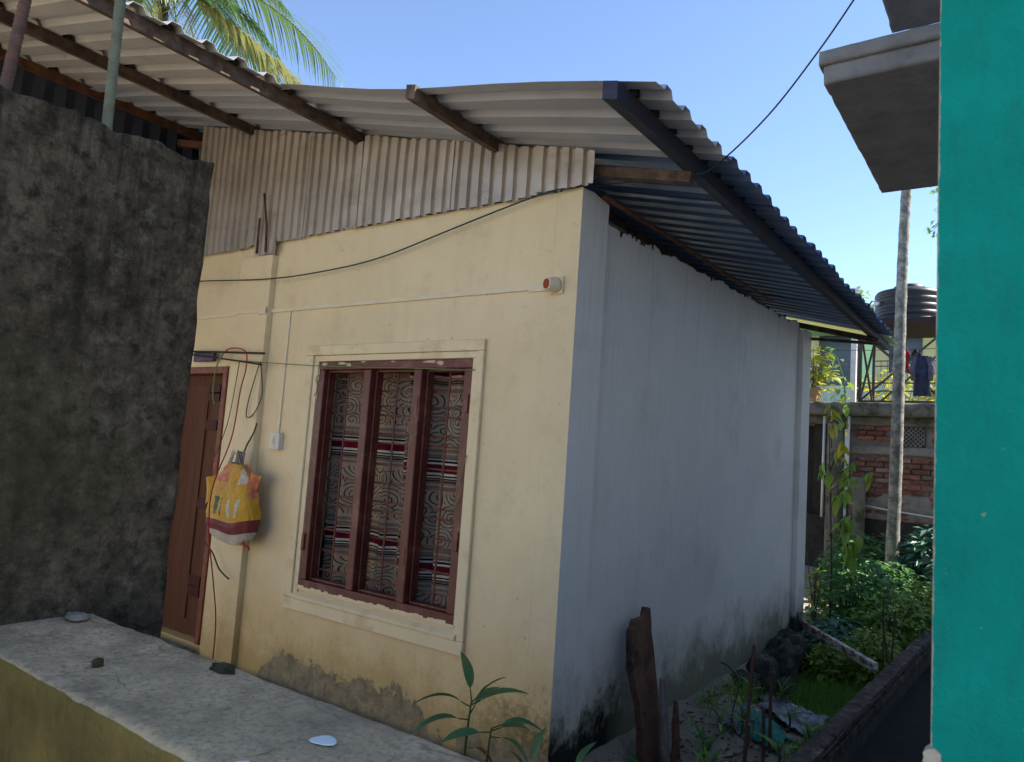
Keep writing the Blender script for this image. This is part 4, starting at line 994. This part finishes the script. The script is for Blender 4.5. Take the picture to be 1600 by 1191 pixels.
# sapling with drooping leaves
sp = tag(empty('sapling', (.10,5.75,-.2)), 'slender sapling with drooping yellow-green leaves behind the house', 'sapling')
MB().tube([(0,0,0),(.0,0,.8),(-.03,-.02,1.6),(-.05,-.05,2.3)], [.014,.012,.009,.004], 6).build('trunk', m_bark, sp, True)
r5 = random.Random(77)
twigs = [(2.2,(-.02,-.1,2.55)),(1.95,(.12,-.1,2.15)),(1.75,(.22,-.1,1.9)),(1.7,(.44,-.1,1.82)),(1.5,(.14,-.1,1.6)),(1.2,(.20,-.1,1.32)),(1.75,(-.08,-.1,1.9))]
for z, t in twigs:
    MB().tube([(-.03,-.02,z-.15),(t[0]*.5,t[1]*.6,(z+t[2])/2+.02),t], [.007,.005,.003], 5).build('twig', m_bark, sp, True)
    for k in range(8):
        f = .45+.6*k/8; p = Vector((-.03,-.02,z-.15)).lerp(Vector(t), f)
        place_leaf(L_broad['yel'][1 if z < 1.9 else k % 2], sp, p, r5.uniform(0,6.28), r5.uniform(-1.2,-.1), r5.uniform(.13,.22), r5.uniform(-.5,.5))
for k in range(18):      # long hanging cluster
    place_leaf(L_broad['yel'][1], sp, (.20+.10*r5.uniform(-1,1), -.1+.05*r5.random(), 1.30-.5*k/18), r5.uniform(0,6.28), r5.uniform(-1.3,-.6), r5.uniform(.16,.24), 0)
# grass
q = MB(); r6 = random.Random(5)
for k in range(12000):
    y = 1.7+4.5*r6.random()**.9; x = .08+.78*r6.random()
    if y < 3.0 and x < .55 and r6.random() < .8: continue
    if abs(x-.5) < .2 and y < 3.05: continue
    z = gh(x, y); h = r6.uniform(.05,.17)*(1+.5*fbm(x, y, 0, 2)); a = r6.uniform(0, 6.28); b = len(q.v); w_ = .004
    lx, ly = r6.uniform(-.06,.06), r6.uniform(-.06,.06)
    q.v += [(x-cos(a)*w_, y-sin(a)*w_, z-.01), (x+cos(a)*w_, y+sin(a)*w_, z-.01), (x+lx*.5+cos(a)*w_*.7, y+ly*.5+sin(a)*w_*.7, z+h*.65), (x+lx*1.4, y+ly*1.4, z+h), (x+lx*.5-cos(a)*w_*.7, y+ly*.5-sin(a)*w_*.7, z+h*.65)]
    q.face((b, b+1, b+2, b+4)); q.face((b+4, b+2, b+3))
tag(q.build('grass', m_grass), 'green grass covering the lane between house and boundary wall', 'grass', kind='stuff')
# dry litter and small stones on the near lane ground
q = MB()
for k in range(900):
    x, y = r6.uniform(.0,.85), r6.uniform(.3,3.0); z = gh(x, y)+.004; a = r6.uniform(0,6.28); l = r6.uniform(.006,.032); w_ = r6.uniform(.002,.008); b = len(q.v)
    dx, dy = cos(a), sin(a); t = r6.uniform(0,.02)
    q.v += [(x-dx*l, y-dy*l, z), (x-dy*w_, y+dx*w_, z+t), (x+dx*l, y+dy*l, z+t*.6), (x+dy*w_, y-dx*w_, z)]; q.face((b,b+1,b+2,b+3))
tag(q.build('leaf_litter', rough_mat('litter', (.16,.115,.07,1), (.09,.065,.04,1), 30, .9, 0)), 'dry leaf litter scattered over the lane ground', 'litter', kind='stuff')

# ------------------------------------------------------------------ areca trunk
ar = tag(empty('areca_palm', (.43,7.6,0)), 'slim pale areca palm trunk rising behind the roof corner', 'tree')
pts = []; rr_ = []
for i in range(120):
    t = i/119; z = -.1+13.5*t
    pts.append((.0+.021*z+.012*sin(z*1.1), .0, z)); rr_.append((.082-.045*t)*(1.06 if i % 4 == 0 else 1)*(1.1 if i < 3 else 1))
MB().tube(pts, rr_, 14).build('trunk', m_areca, ar, True)
topv = Vector(pts[-1])
for k in range(8):
    a = k*2*pi/8+.3; q = MB(); path = [topv+Vector((cos(a)*1.3*t, sin(a)*1.3*t, .75*t-1.0*t*t)) for t in [i/8 for i in range(9)]]
    q.tube(path, [.014-.0015*i for i in range(9)], 5)
    for i in range(1, 9):
        for sg in (-1, 1):
            for sub in range(3):
                p = path[i-1].lerp(path[i], sub/3); sd = Vector((-sin(a), cos(a), 0))*sg; b = len(q.v); l = .38*(1-.4*i/8)
                tp = p+sd*l+Vector((cos(a)*.15, sin(a)*.15, -.18)); w_ = Vector((cos(a), sin(a), 0))*.018
                q.v += [tuple(p-w_), tuple(p+w_), tuple(tp)]; q.face((b, b+1, b+2))
    q.build('frond', m_palm, ar)

# ------------------------------------------------------------------ brick outbuilding at the end of the lane
ob = tag(empty('brick_outbuilding', (0,9,0)), 'old brick outbuilding with concrete roof slab at the end of the lane', 'building')
K = lambda o: off(o, ob)
K(MB().box(-.40, 2.6, 9.0, 9.22, -.2, 2.36).build('wall_core', m_mortar, ob))
K(MB().box(-5.2, -.9, 9.9, 10.1, -.2, 2.36).build('recess_wall', m_dark, ob))
K(MB().box(-.9, -.70, 9.05, 10.1, -.2, 2.36).build('recess_side', m_dark, ob))
K(MB().box(2.4, 2.6, 9.22, 12.4, -.2, 2.36).build('side_wall', m_mortar, ob))
K(rough_block('beam', -5.2, 2.6, 8.93, 9.2, 2.335, 2.47, 70, 6, 4, .012, .02, m_conc_old, ob, 3, 2))
K(rough_block('roof_slab', -5.3, 2.7, 8.72, 12.5, 2.475, 2.67, 90, 12, 4, .018, .03, m_conc_old, ob, 3, 6))
q = MB(); q.lathe([(.13,-.2),(.13,1.0),(.128,2.0),(.125,2.335)], (-.54,8.86,0), 20); K(q.build('column', m_conc_old, ob, True))
K(MB().tube([(-.705,8.80,.9),(-.70,8.80,2.45)], .020, 8).build('drain_pipe', m_white, ob, True))
K(MB().tube([(-.36,8.80,1.15),(-.345,8.80,2.46)], .020, 8).build('drain_pipe', m_white, ob, True))
K(MB().tube([(-.38,8.82,1.16),(.2,8.85,1.09),(.80,8.88,1.04)], .012, 8).build('water_pipe', m_white, ob, True))
K(rough_block('low_pillar', -.26, -.10, 8.70, 8.86, -.2, 1.55, 4, 4, 26, .012, .03, m_conc_old, ob, 4, 3))
K(MB().box(-1.6, 2.6, 8.90, 8.995, -.2, .92).build('plinth', m_mortar_d, ob))
K(rough_block('lintel_band', -.39, 2.59, 8.955, 9.0, 1.90, 2.03, 40, 3, 4, .01, .02, m_mortar, ob, 4, 5))
VX0, VX1, VZ0, VZ1 = .27, .66, 2.035, 2.33
K(MB().box(VX0, VX1, 8.985, 8.999, VZ0, VZ1).build('vent_recess', m_dark, ob))
lat = empty('vent_lattice', (0,0,0), ob); off(lat, ob)
for k in range(-6, 12):
    for sg in (1, -1):
        x0 = VX0+k*.062; segs = []
        # clip the diagonal to the vent rectangle
        za, zb = VZ0+.005, VZ1-.005; L = zb-za
        xa, xb = (x0, x0+L) if sg > 0 else (x0+L, x0)
        pa, pb = Vector((xa, za)), Vector((xb, zb)); t0, t1 = 0, 1; d = pb-pa
        for lo, hi, s0, dd in ((VX0+.006, VX1-.006, pa.x, d.x),):
            ta, tb = (lo-s0)/dd, (hi-s0)/dd
            if ta > tb: ta, tb = tb, ta
            t0, t1 = max(t0, ta), min(t1, tb)
        if t1-t0 < .05: continue
        A_, B_ = pa+d*t0, pa+d*t1; yy = 8.962 if sg > 0 else 8.972
        MB().bar((A_.x, yy, A_.y), (B_.x, yy, B_.y), .009, .015, upv=(d.y, 0, -d.x)).build('lattice_bar', m_conc, lat)
bms = brick_meshes('brick', .232, .11, .068, m_brick, 6)
rb = random.Random(31); row = 0; z = .965
while z < 2.31:
    if not (1.87 < z < 2.07):
        x = -.36 + (.12 if row % 2 else 0)
        while x < 1.5:
            inv = z > 2.0 and VX0-.13 < x+.116 < VX1+.10
            if not inv and not (1.15 < z < 1.32 and rb.random() < .18) and not (x < -.30 and row % 2 == 0 and False):
                o = link('brick', bms[rb.randrange(6)], ob); o.location = (x+.116, 8.985+rb.uniform(-.006,.008), z); o.rotation_euler = (rb.uniform(-.03,.03), rb.uniform(-.03,.03), rb.uniform(-.02,.02)); off(o, ob)
            x += .246
    z += .0785; row += 1
# dark window grating in the recess
q = MB()
for k in range(5): q.bar((-1.25+.12*k, 9.3, .9), (-1.05+.12*k, 9.3, 1.5), .012, .012)
K(q.build('grating', m_stick, ob))
# smear of render over the lower bricks
q = MB(); q.grid(60, 30, lambda u, v: (-.36+1.9*u, 8.934-.022*fbm(u*6, v*3, 1, 1.1)+.03*sstep(.30,.85,v+.25*fbm(u*5, v*2, 4, 1)), .93+.62*v))
K(q.build('render_smear', m_mortar, ob, True, solid=.004))
# vine on the slab edge
vn = tag(empty('climbing_vine', (-.42,8.65,2.3)), 'bright green vine hanging over the outbuilding slab', 'vine')
MB().tube([(0,0,.1),(.05,-.02,.35),(.02,0,.7),(-.10,.02,1.05),(-.25,.02,1.2)], .008, 5).build('stem', m_stem, vn, True)
for k in range(26):
    t = k/25; p = Vector((.05*sin(t*3)-.18*t*t, -.03, .05+1.1*t))
    place_leaf(L_broad['mid'][k % 2], vn, p+Vector((r5.uniform(-.08,.08),0,r5.uniform(-.05,.05))), r5.uniform(0,6.28), r5.uniform(-1.0,.1), r5.uniform(.11,.19), 0)

# ------------------------------------------------------------------ steel stand and water tank on the outbuilding
st = tag(empty('tank_stand', (.2,10.5,2.68)), 'rusty steel angle stand under the black water tank', 'stand')
m_steel = rough_mat('dark_steel', (.055,.05,.055,1), (.09,.06,.05,1), 14, .6, .2)
SX0, SX1, SY0, SY1, SZ0, SZ1 = -.38, .85, 9.75, 10.95, 2.68, 4.02
K2 = lambda o: off(o, st)
for x in (SX0, SX1):
    for y in (SY0, SY1): K2(MB().bar((x,y,SZ0),(x,y,SZ1),.045,.045,upv=(0,1,0)).build('post', m_steel, st))
for y in (SY0, SY1):
    K2(MB().bar((SX0,y-.03,SZ0+.1),(SX1,y-.03,SZ1-.1),.03,.03).build('brace', m_steel, st)); K2(MB().bar((SX0,y+.03,SZ1-.1),(SX1,y+.03,SZ0+.1),.03,.03).build('brace', m_steel, st))
    K2(MB().bar((SX0,y,SZ0+.10),(SX1,y,SZ0+.10),.03,.035).build('rail', m_steel, st)); K2(MB().bar((SX0,y,SZ0+.40),(SX1,y,SZ0+.40),.02,.02).build('rail', m_steel, st))
for x in (SX0, SX1):
    K2(MB().bar((x,SY0,SZ0+.1),(x,SY1,SZ1-.1),.03,.03).build('brace', m_steel, st)); K2(MB().bar((x,SY1,SZ0+.1),(x,SY0,SZ1-.1),.03,.03).build('brace', m_steel, st))
    K2(MB().bar((x,SY0,SZ0+.10),(x,SY1,SZ0+.10),.03,.035).build('rail', m_steel, st))
K2(MB().box(SX0-.1, SX1+.1, SY0-.1, SY1+.1, SZ1+.001, SZ1+.10).build('platform', rough_mat('platform_rust', (.05,.028,.028,1), (.03,.022,.022,1), 9, .8, .2), st))
tk = tag(empty('water_tank', (.235,10.36,4.123)), 'large black ribbed plastic water tank on the steel stand', 'tank')
pr = [(0,.0),(.50,0),(.52,.02)]
for k in range(4): z0 = .03+.115*k; pr += [(.52,z0),(.52,z0+.03),(.50,z0+.045),(.50,z0+.075),(.52,z0+.09)]
pr += [(.52,.50),(.49,.545),(.36,.585),(.22,.60),(.22,.62),(.19,.63),(0,.635)]
MB().lathe(pr, (0,0,0), 40).build('tank_shell', m_blackpl, tk, True)
MB().lathe([(.235,.0),(.235,.05),(.20,.075),(0,.085)], (0,0,.60), 28).build('lid', m_blackpl, tk, True)
MB().lathe([(0,0),(.035,0),(.035,.05),(0,.05)], (-.40,-.34,.32), 10, 0, (-.7,-.7,0)).build('outlet', m_white, tk, True)
# laundry hung on the stand
def garment(name, x, y, ztop, w_, h_, mats, label, cat, seed, sleeves=True):
    e = tag(empty(name, (x, y, ztop)), label, cat, 'laundry on the outbuilding roof')
    def fn(u, v):
        a = 2*pi*u; t = v; ww = w_*(.45+.25*sin(pi*min(1, t*2.2))+.30*t); 
        return (ww*cos(a)*(1+.15*fbm(cos(a)*2, t*3, seed, 1)), .06*sin(a)*(1+.8*fbm(sin(a)*3, t*2, seed, 1.4))+.012*sin(a*6+t*3), -h_*t+.02*fbm(u*6, t, seed, 1))
    q = MB(); q.grid(40, 16, fn); q.build('body', mats[0], e, True)
    if sleeves:
        for sg in (-1, 1): MB().tube([(sg*w_*.45,0,-.04*h_),(sg*w_*.75,-.03,-.28*h_),(sg*w_*.70,-.05,-.62*h_)], [.055,.05,.035], 10).build('sleeve', mats[-1], e, True)
    return e
m_navy = rough_mat('navy_cloth', (.045,.05,.09,1), (.025,.03,.055,1), 9, .9, .3)
m_greyc = rough_mat('grey_cloth', (.13,.13,.16,1), (.06,.065,.09,1), 12, .9, .3)
m_redc = rough_mat('red_cloth', (.42,.02,.03,1), (.32,.015,.025,1), 9, .9, .2)
m_blackc = rough_mat('black_cloth', (.025,.02,.03,1), (.04,.03,.045,1), 9, .9, .2)
garment('jacket', .53, 9.66, 3.49, .17, .62, (m_navy, m_greyc), 'dark blue-grey jacket hanging on the tank stand', 'jacket', 2)
garment('red_shirt', -.02, 11.9, 3.95, .11, .42, (m_redc,), 'red shirt hanging behind the tank stand', 'shirt', 3, False)
garment('dark_shirt', .17, 11.9, 3.95, .11, .38, (m_blackc,), 'dark patterned shirt beside the red one', 'shirt', 5, False)
garment('grey_shirt', -.16, 11.9, 3.95, .10, .30, (m_greyc,), 'grey-blue shirt left of the red one', 'shirt', 7, False)
wire('washing_line', [(-2.4,11.9,4.02),(-.2,11.9,3.96),(1.8,11.9,4.02)], .006, m_stick, 'dark washing line behind the tank stand', 'line')

# ------------------------------------------------------------------ far apartment house
ap = tag(empty('apartment_house', (-2,21,0)), 'pale yellow apartment house with green columns and balcony behind the tank', 'building')
K3 = lambda o: off(o, ap)
m_apt = rough_mat('pale_yellow_paint', (.72,.66,.42,1), (.66,.60,.38,1), 2, .8, .1)
m_aptg = rough_mat('pale_green_paint', (.36,.58,.30,1), (.32,.52,.27,1), 2, .8, .1)
m_aptd = rough_mat('dark_glass', (.03,.045,.07,1), (.05,.07,.10,1), 2, .25, 0, spec=.5)
K3(MB().box(-9, 5, 21.6, 29, -.2, 6.0).build('wall', m_apt, ap))
K3(MB().box(-9.2, 5.2, 20.0, 29.2, 6.0, 6.14).build('roof_slab', m_aptg, ap))
K3(MB().box(-9.1, 5.1, 20.0, 21.6, 3.72, 3.9).build('balcony_slab', m_aptg, ap))
for x in (-6.4,-4.2,-2.1,-.1,2.2): K3(MB().box(x-.16, x+.16, 20.05, 20.35, -.2, 5.99).build('column', m_aptg, ap))
for (x, z) in ((-3.3,4.0),(.9,4.0),(-5.2,4.0)):
    o = K3(MB().box(x-.5, x+.5, 21.56, 21.60, z, z+2.0).build('door', m_aptd, ap)); f = MB(); f.box(x-.56,x-.5,21.53,21.6,z,z+2.06); f.box(x+.5,x+.56,21.53,21.6,z,z+2.06); f.box(x-.5,x+.5,21.53,21.6,z+2.0,z+2.06); off(f.build('door_frame', m_white, ap), ap)
for (x, z) in ((-1.3,4.8),(-6.2,4.8)):
    K3(MB().box(x-.45, x+.45, 21.57, 21.60, z, z+1.1).build('window', m_aptd, ap))
for zz in (4.95,4.8): K3(MB().bar((-9,20.1,zz),(5,20.1,zz),.03,.03).build('railing_rail', m_steel, ap))
for k in range(60):
    K3(MB().bar((-7+.17*k,20.1,3.9),(-7+.17*k,20.1,4.93),.015,.015,upv=(0,1,0)).build('baluster', m_steel, ap))
K3(MB().box(-1.1, 5, 22, 26, 6.1405, 7.15).build('roof_parapet', m_brick, ap))
# corrugated fence at the foot of the yard
fe = tag(empty('sheet_fence', (-1.8,14.5,0)), 'pale green corrugated sheet fence behind the outbuilding', 'fence')
m_pale = rough_mat('pale_green_sheet', (.50,.62,.50,1), (.44,.56,.45,1), 3, .5, .05)
for k in range(9):
    q = MB(); x0 = -5.2+.8*k
    for i in range(17):
        x = x0+.8*i/16; q.v += [(x, 14.5+(.03 if i % 4 < 2 else 0), -.1), (x, 14.5+(.03 if i % 4 < 2 else 0), 3.58)]
    for i in range(16): q.face((i*2, i*2+2, i*2+3, i*2+1))
    off(q.build('fence_sheet', m_pale, fe, solid=.002), fe)
po = tag(empty('white_post', (-.95,12.2,0)), 'slim white post standing behind the outbuilding', 'post')
MB().box(-.05,.05,-.05,.05,-.1,5.2).build('post_shaft', m_white, po, bevel=.008); MB().box(-.07,.07,-.07,.07,5.201,5.26).build('post_cap', m_white, po, bevel=.008)
# brown clay drum with shrub
dr = tag(empty('clay_planter', (-1.55,11.4,2.67)), 'brown banded planter drum on the outbuilding roof', 'planter')
MB().lathe([(0,0),(.17,0),(.18,.15),(.175,.16),(.185,.30),(.18,.31),(.19,.50),(.17,.52),(.16,.50),(0,.48)], (0,0,0), 24).build('drum', rough_mat('clay', (.40,.24,.13,1), (.32,.18,.10,1), 9, .8, .2), dr, True)
shrub((-1.5,11.4,3.1), .36, .35, .95, 80, .26, 'yel', 'sunlit yellow-leaved shrub in the brown planter', 40, 240, group='sunlit shrubs')
shrub((-1.45,11.2,2.6), .34, .2, .42, 30, .2, 'yel', 'low yellow shrub before the brown planter', 41, 80, group='sunlit shrubs')
shrub((-.2,12.9,2.1), 1.1, .5, 1.75, 120, .2, 'yel', 'sunlit yellow-green shrub behind the legs of the tank stand', 42, 900, group='sunlit shrubs', fsize=.8)
shrub((1.0,13.0,2.1), .8, .5, 1.75, 90, .2, 'yel', 'sunlit yellow-green shrub behind the jacket', 43, 700, group='sunlit shrubs', fsize=.8)

# ------------------------------------------------------------------ background trees
def tree(name, loc, h, crown_c, rx, rz, nl, size, kind, label, seed, gaps=.0):
    r_ = random.Random(seed); e = tag(empty(name, loc), label, 'tree', 'background trees')
    q = MB(); q.tube([(0,0,-.2),(.1*rx,0,h*.4),(crown_c[0]*.6,crown_c[1]*.6,h*.75),(crown_c[0],crown_c[1],crown_c[2])], [.12,.09,.06,.03], 8)
    q.build('trunk', m_bark, e, True)
    q = MB(); qb = MB(); cc = Vector(crown_c)
    for b in range(22):
        a = r_.uniform(0, 6.28); u = r_.uniform(-1, 1); d = Vector((cos(a)*sqrt(1-u*u)*rx, sin(a)*sqrt(1-u*u)*rx, u*rz))*r_.uniform(.5,1.08)
        tip = cc+d; qb.tube([cc-Vector((0,0,rz*.5)), cc+d*.5+Vector((0,0,.1)), tip], [.03,.018,.006], 5)
        for k in range(nl//22):
            f = r_.uniform(.45,1.1); p = cc+d*f+Vector((r_.gauss(0,.18*rx*.6), r_.gauss(0,.18*rx*.6), r_.gauss(0,.16*rz*.6)))
            y_ = r_.uniform(0, 6.28); pt_ = r_.uniform(-1.0,.6); s_ = size*r_.uniform(.7,1.3); dx = Vector((cos(y_)*cos(pt_), sin(y_)*cos(pt_), sin(pt_))); sd = Vector((-sin(y_), cos(y_), r_.uniform(-.4,.4))).normalized(); i = len(q.v)
            q.v += [tuple(p), tuple(p+dx*s_*.5+sd*s_*.19), tuple(p+dx*s_-Vector((0,0,s_*.15))), tuple(p+dx*s_*.5-sd*s_*.19)]; q.face((i,i+1,i+2,i+3))
    qb.build('limbs', m_bark, e, True)
    tag(q.build('crown', MATK[kind], e), kind='stuff'); return e
tree('small_tree', (-1.15,13.5,0), 5.3, (.05,0,5.15), .55, .55, 500, .16, 'mid', 'small tree whose top shows just above the roof corner', 3)
tree('small_tree', (.85,13.0,0), 7.2, (.05,0,7.0), .75, .75, 700, .17, 'mid', 'leafy tree peeping out between sunshade and green wall', 5)
for i, (x, y, h, rx) in enumerate(((-14,34,7,3.5),(-8,36,6.6,3.2),(7,33,7.5,3.6))):
    tree('far_tree', (x, y, 0), h, (0,0,h), rx, rx*.7, 2600, .5, 'mid', ('far tree rising left behind the apartment house','far tree right behind the apartment house roof','far tree hidden behind the green building')[i], 50+i)

# coconut palm behind the roof
cp = tag(empty('coconut_palm', (-15.4,5.0,-.1)), 'coconut palm with drooping sunlit fronds behind the roof ridge', 'tree')
TOP = Vector((.4, 0, 12.4))
MB().tube([(0,0,0),(.15,0,3),(.3,0,7),(.4,0,11),tuple(TOP)], [.26,.19,.16,.14,.12], 12).build('trunk', m_bark, cp, True)
def leaflet_mesh(mat):
    q = MB(); n = 6
    for i in range(n+1):
        t = i/n; w_ = .021*(1-t**1.6)+.003; q.v += [(t, -w_, -.42*t*t), (t, w_, -.42*t*t+.008)]
    for i in range(n): q.face((i*2, i*2+2, i*2+3, i*2+1))
    return q.mesh('leaflet', mat, True)
LF = [leaflet_mesh(m_palm), leaflet_mesh(m_palm_dry)]
r7 = random.Random(13)
def frond(az, el, L, bend, single, dry, nleaf, roll_=0):
    """az is measured from +X towards +Y; leaflets as sub-parts when single"""
    path = []; d = Vector((cos(az)*cos(el), sin(az)*cos(el), sin(el))); p = TOP.copy(); N = 20
    for i in range(N+1):
        path.append(p.copy()); p = p+d*L/N; d = (d+Vector((0,0,-bend/N))).normalized()
    fr = MB().tube(path, [.035-.0015*i for i in range(N+1)], 6).build('frond', m_stem, cp, True)
    q = MB()
    for k in range(nleaf):
        t = .14+.85*k/nleaf; i = min(N-1, int(t*N)); P = path[i].lerp(path[i+1], t*N-i); T = (path[i+1]-path[i]).normalized()
        side = T.cross(Vector((0,0,1))).normalized(); upv = side.cross(T)
        l = (.35+.75*sin(pi*min(1,t*.9+.08)))*L*.26*r7.uniform(.88,1.1)
        for sg in (-1, 1):
            dirv = (side*sg*.75+T*.62+upv*(.18)+Vector((0,0,-.35*r7.random()))).normalized()
            x = dirv; z = (Vector((0,0,1))-Vector((0,0,1)).dot(x)*x).normalized(); y = z.cross(x)
            M = Matrix((x*l, y*l*.9, z*l)).transposed().to_4x4(); M.translation = P
            me = LF[1 if (dry or r7.random() < .12) else 0]
            if single:
                o = link('leaflet', me, fr); o.matrix_local = M
            else:
                b = len(q.v); q.v += [tuple(M @ v.co) for v in me.vertices]
                for pl_ in me.polygons: q.face([b+i_ for i_ in pl_.vertices])
    if not single: tag(q.build('leaflets', m_palm_dry if dry else m_palm, fr, True), kind='stuff')
for a in ((R(30),.34,3.5,1.35,True,False,86),(R(10),.0,3.1,1.35,True,False,62),(R(34),-.56,5.7,.22,False,True,84),(R(45),-.05,3.3,1.1,False,False,70),
          (R(-30),.1,4.4,1.6,False,False,84),(R(-60),.25,4.4,1.8,False,False,84),(R(-85),-.2,4.2,1.2,False,False,84),(R(-15),-.7,3.6,.8,False,True,56),(R(60),-.3,4.2,1.0,False,False,80),
          (R(75),.5,5,1.5,False,False,50),(R(120),.6,5,1.5,False,False,50),(R(170),.4,5,1.6,False,False,50),(R(225),.5,5,1.6,False,False,50),(R(-115),.5,4.8,1.5,False,False,50),(R(-50),-.8,3.4,.6,False,True,50)):
    frond(*a)
for k in range(6):
    a = k*pi/3; MB().lathe([(0,-.14),(.09,-.1),(.12,0),(.09,.1),(0,.14)], TOP+Vector((cos(a)*.26,sin(a)*.26,-.32)), 10).build('coconut', m_leaf_mid, cp, True)
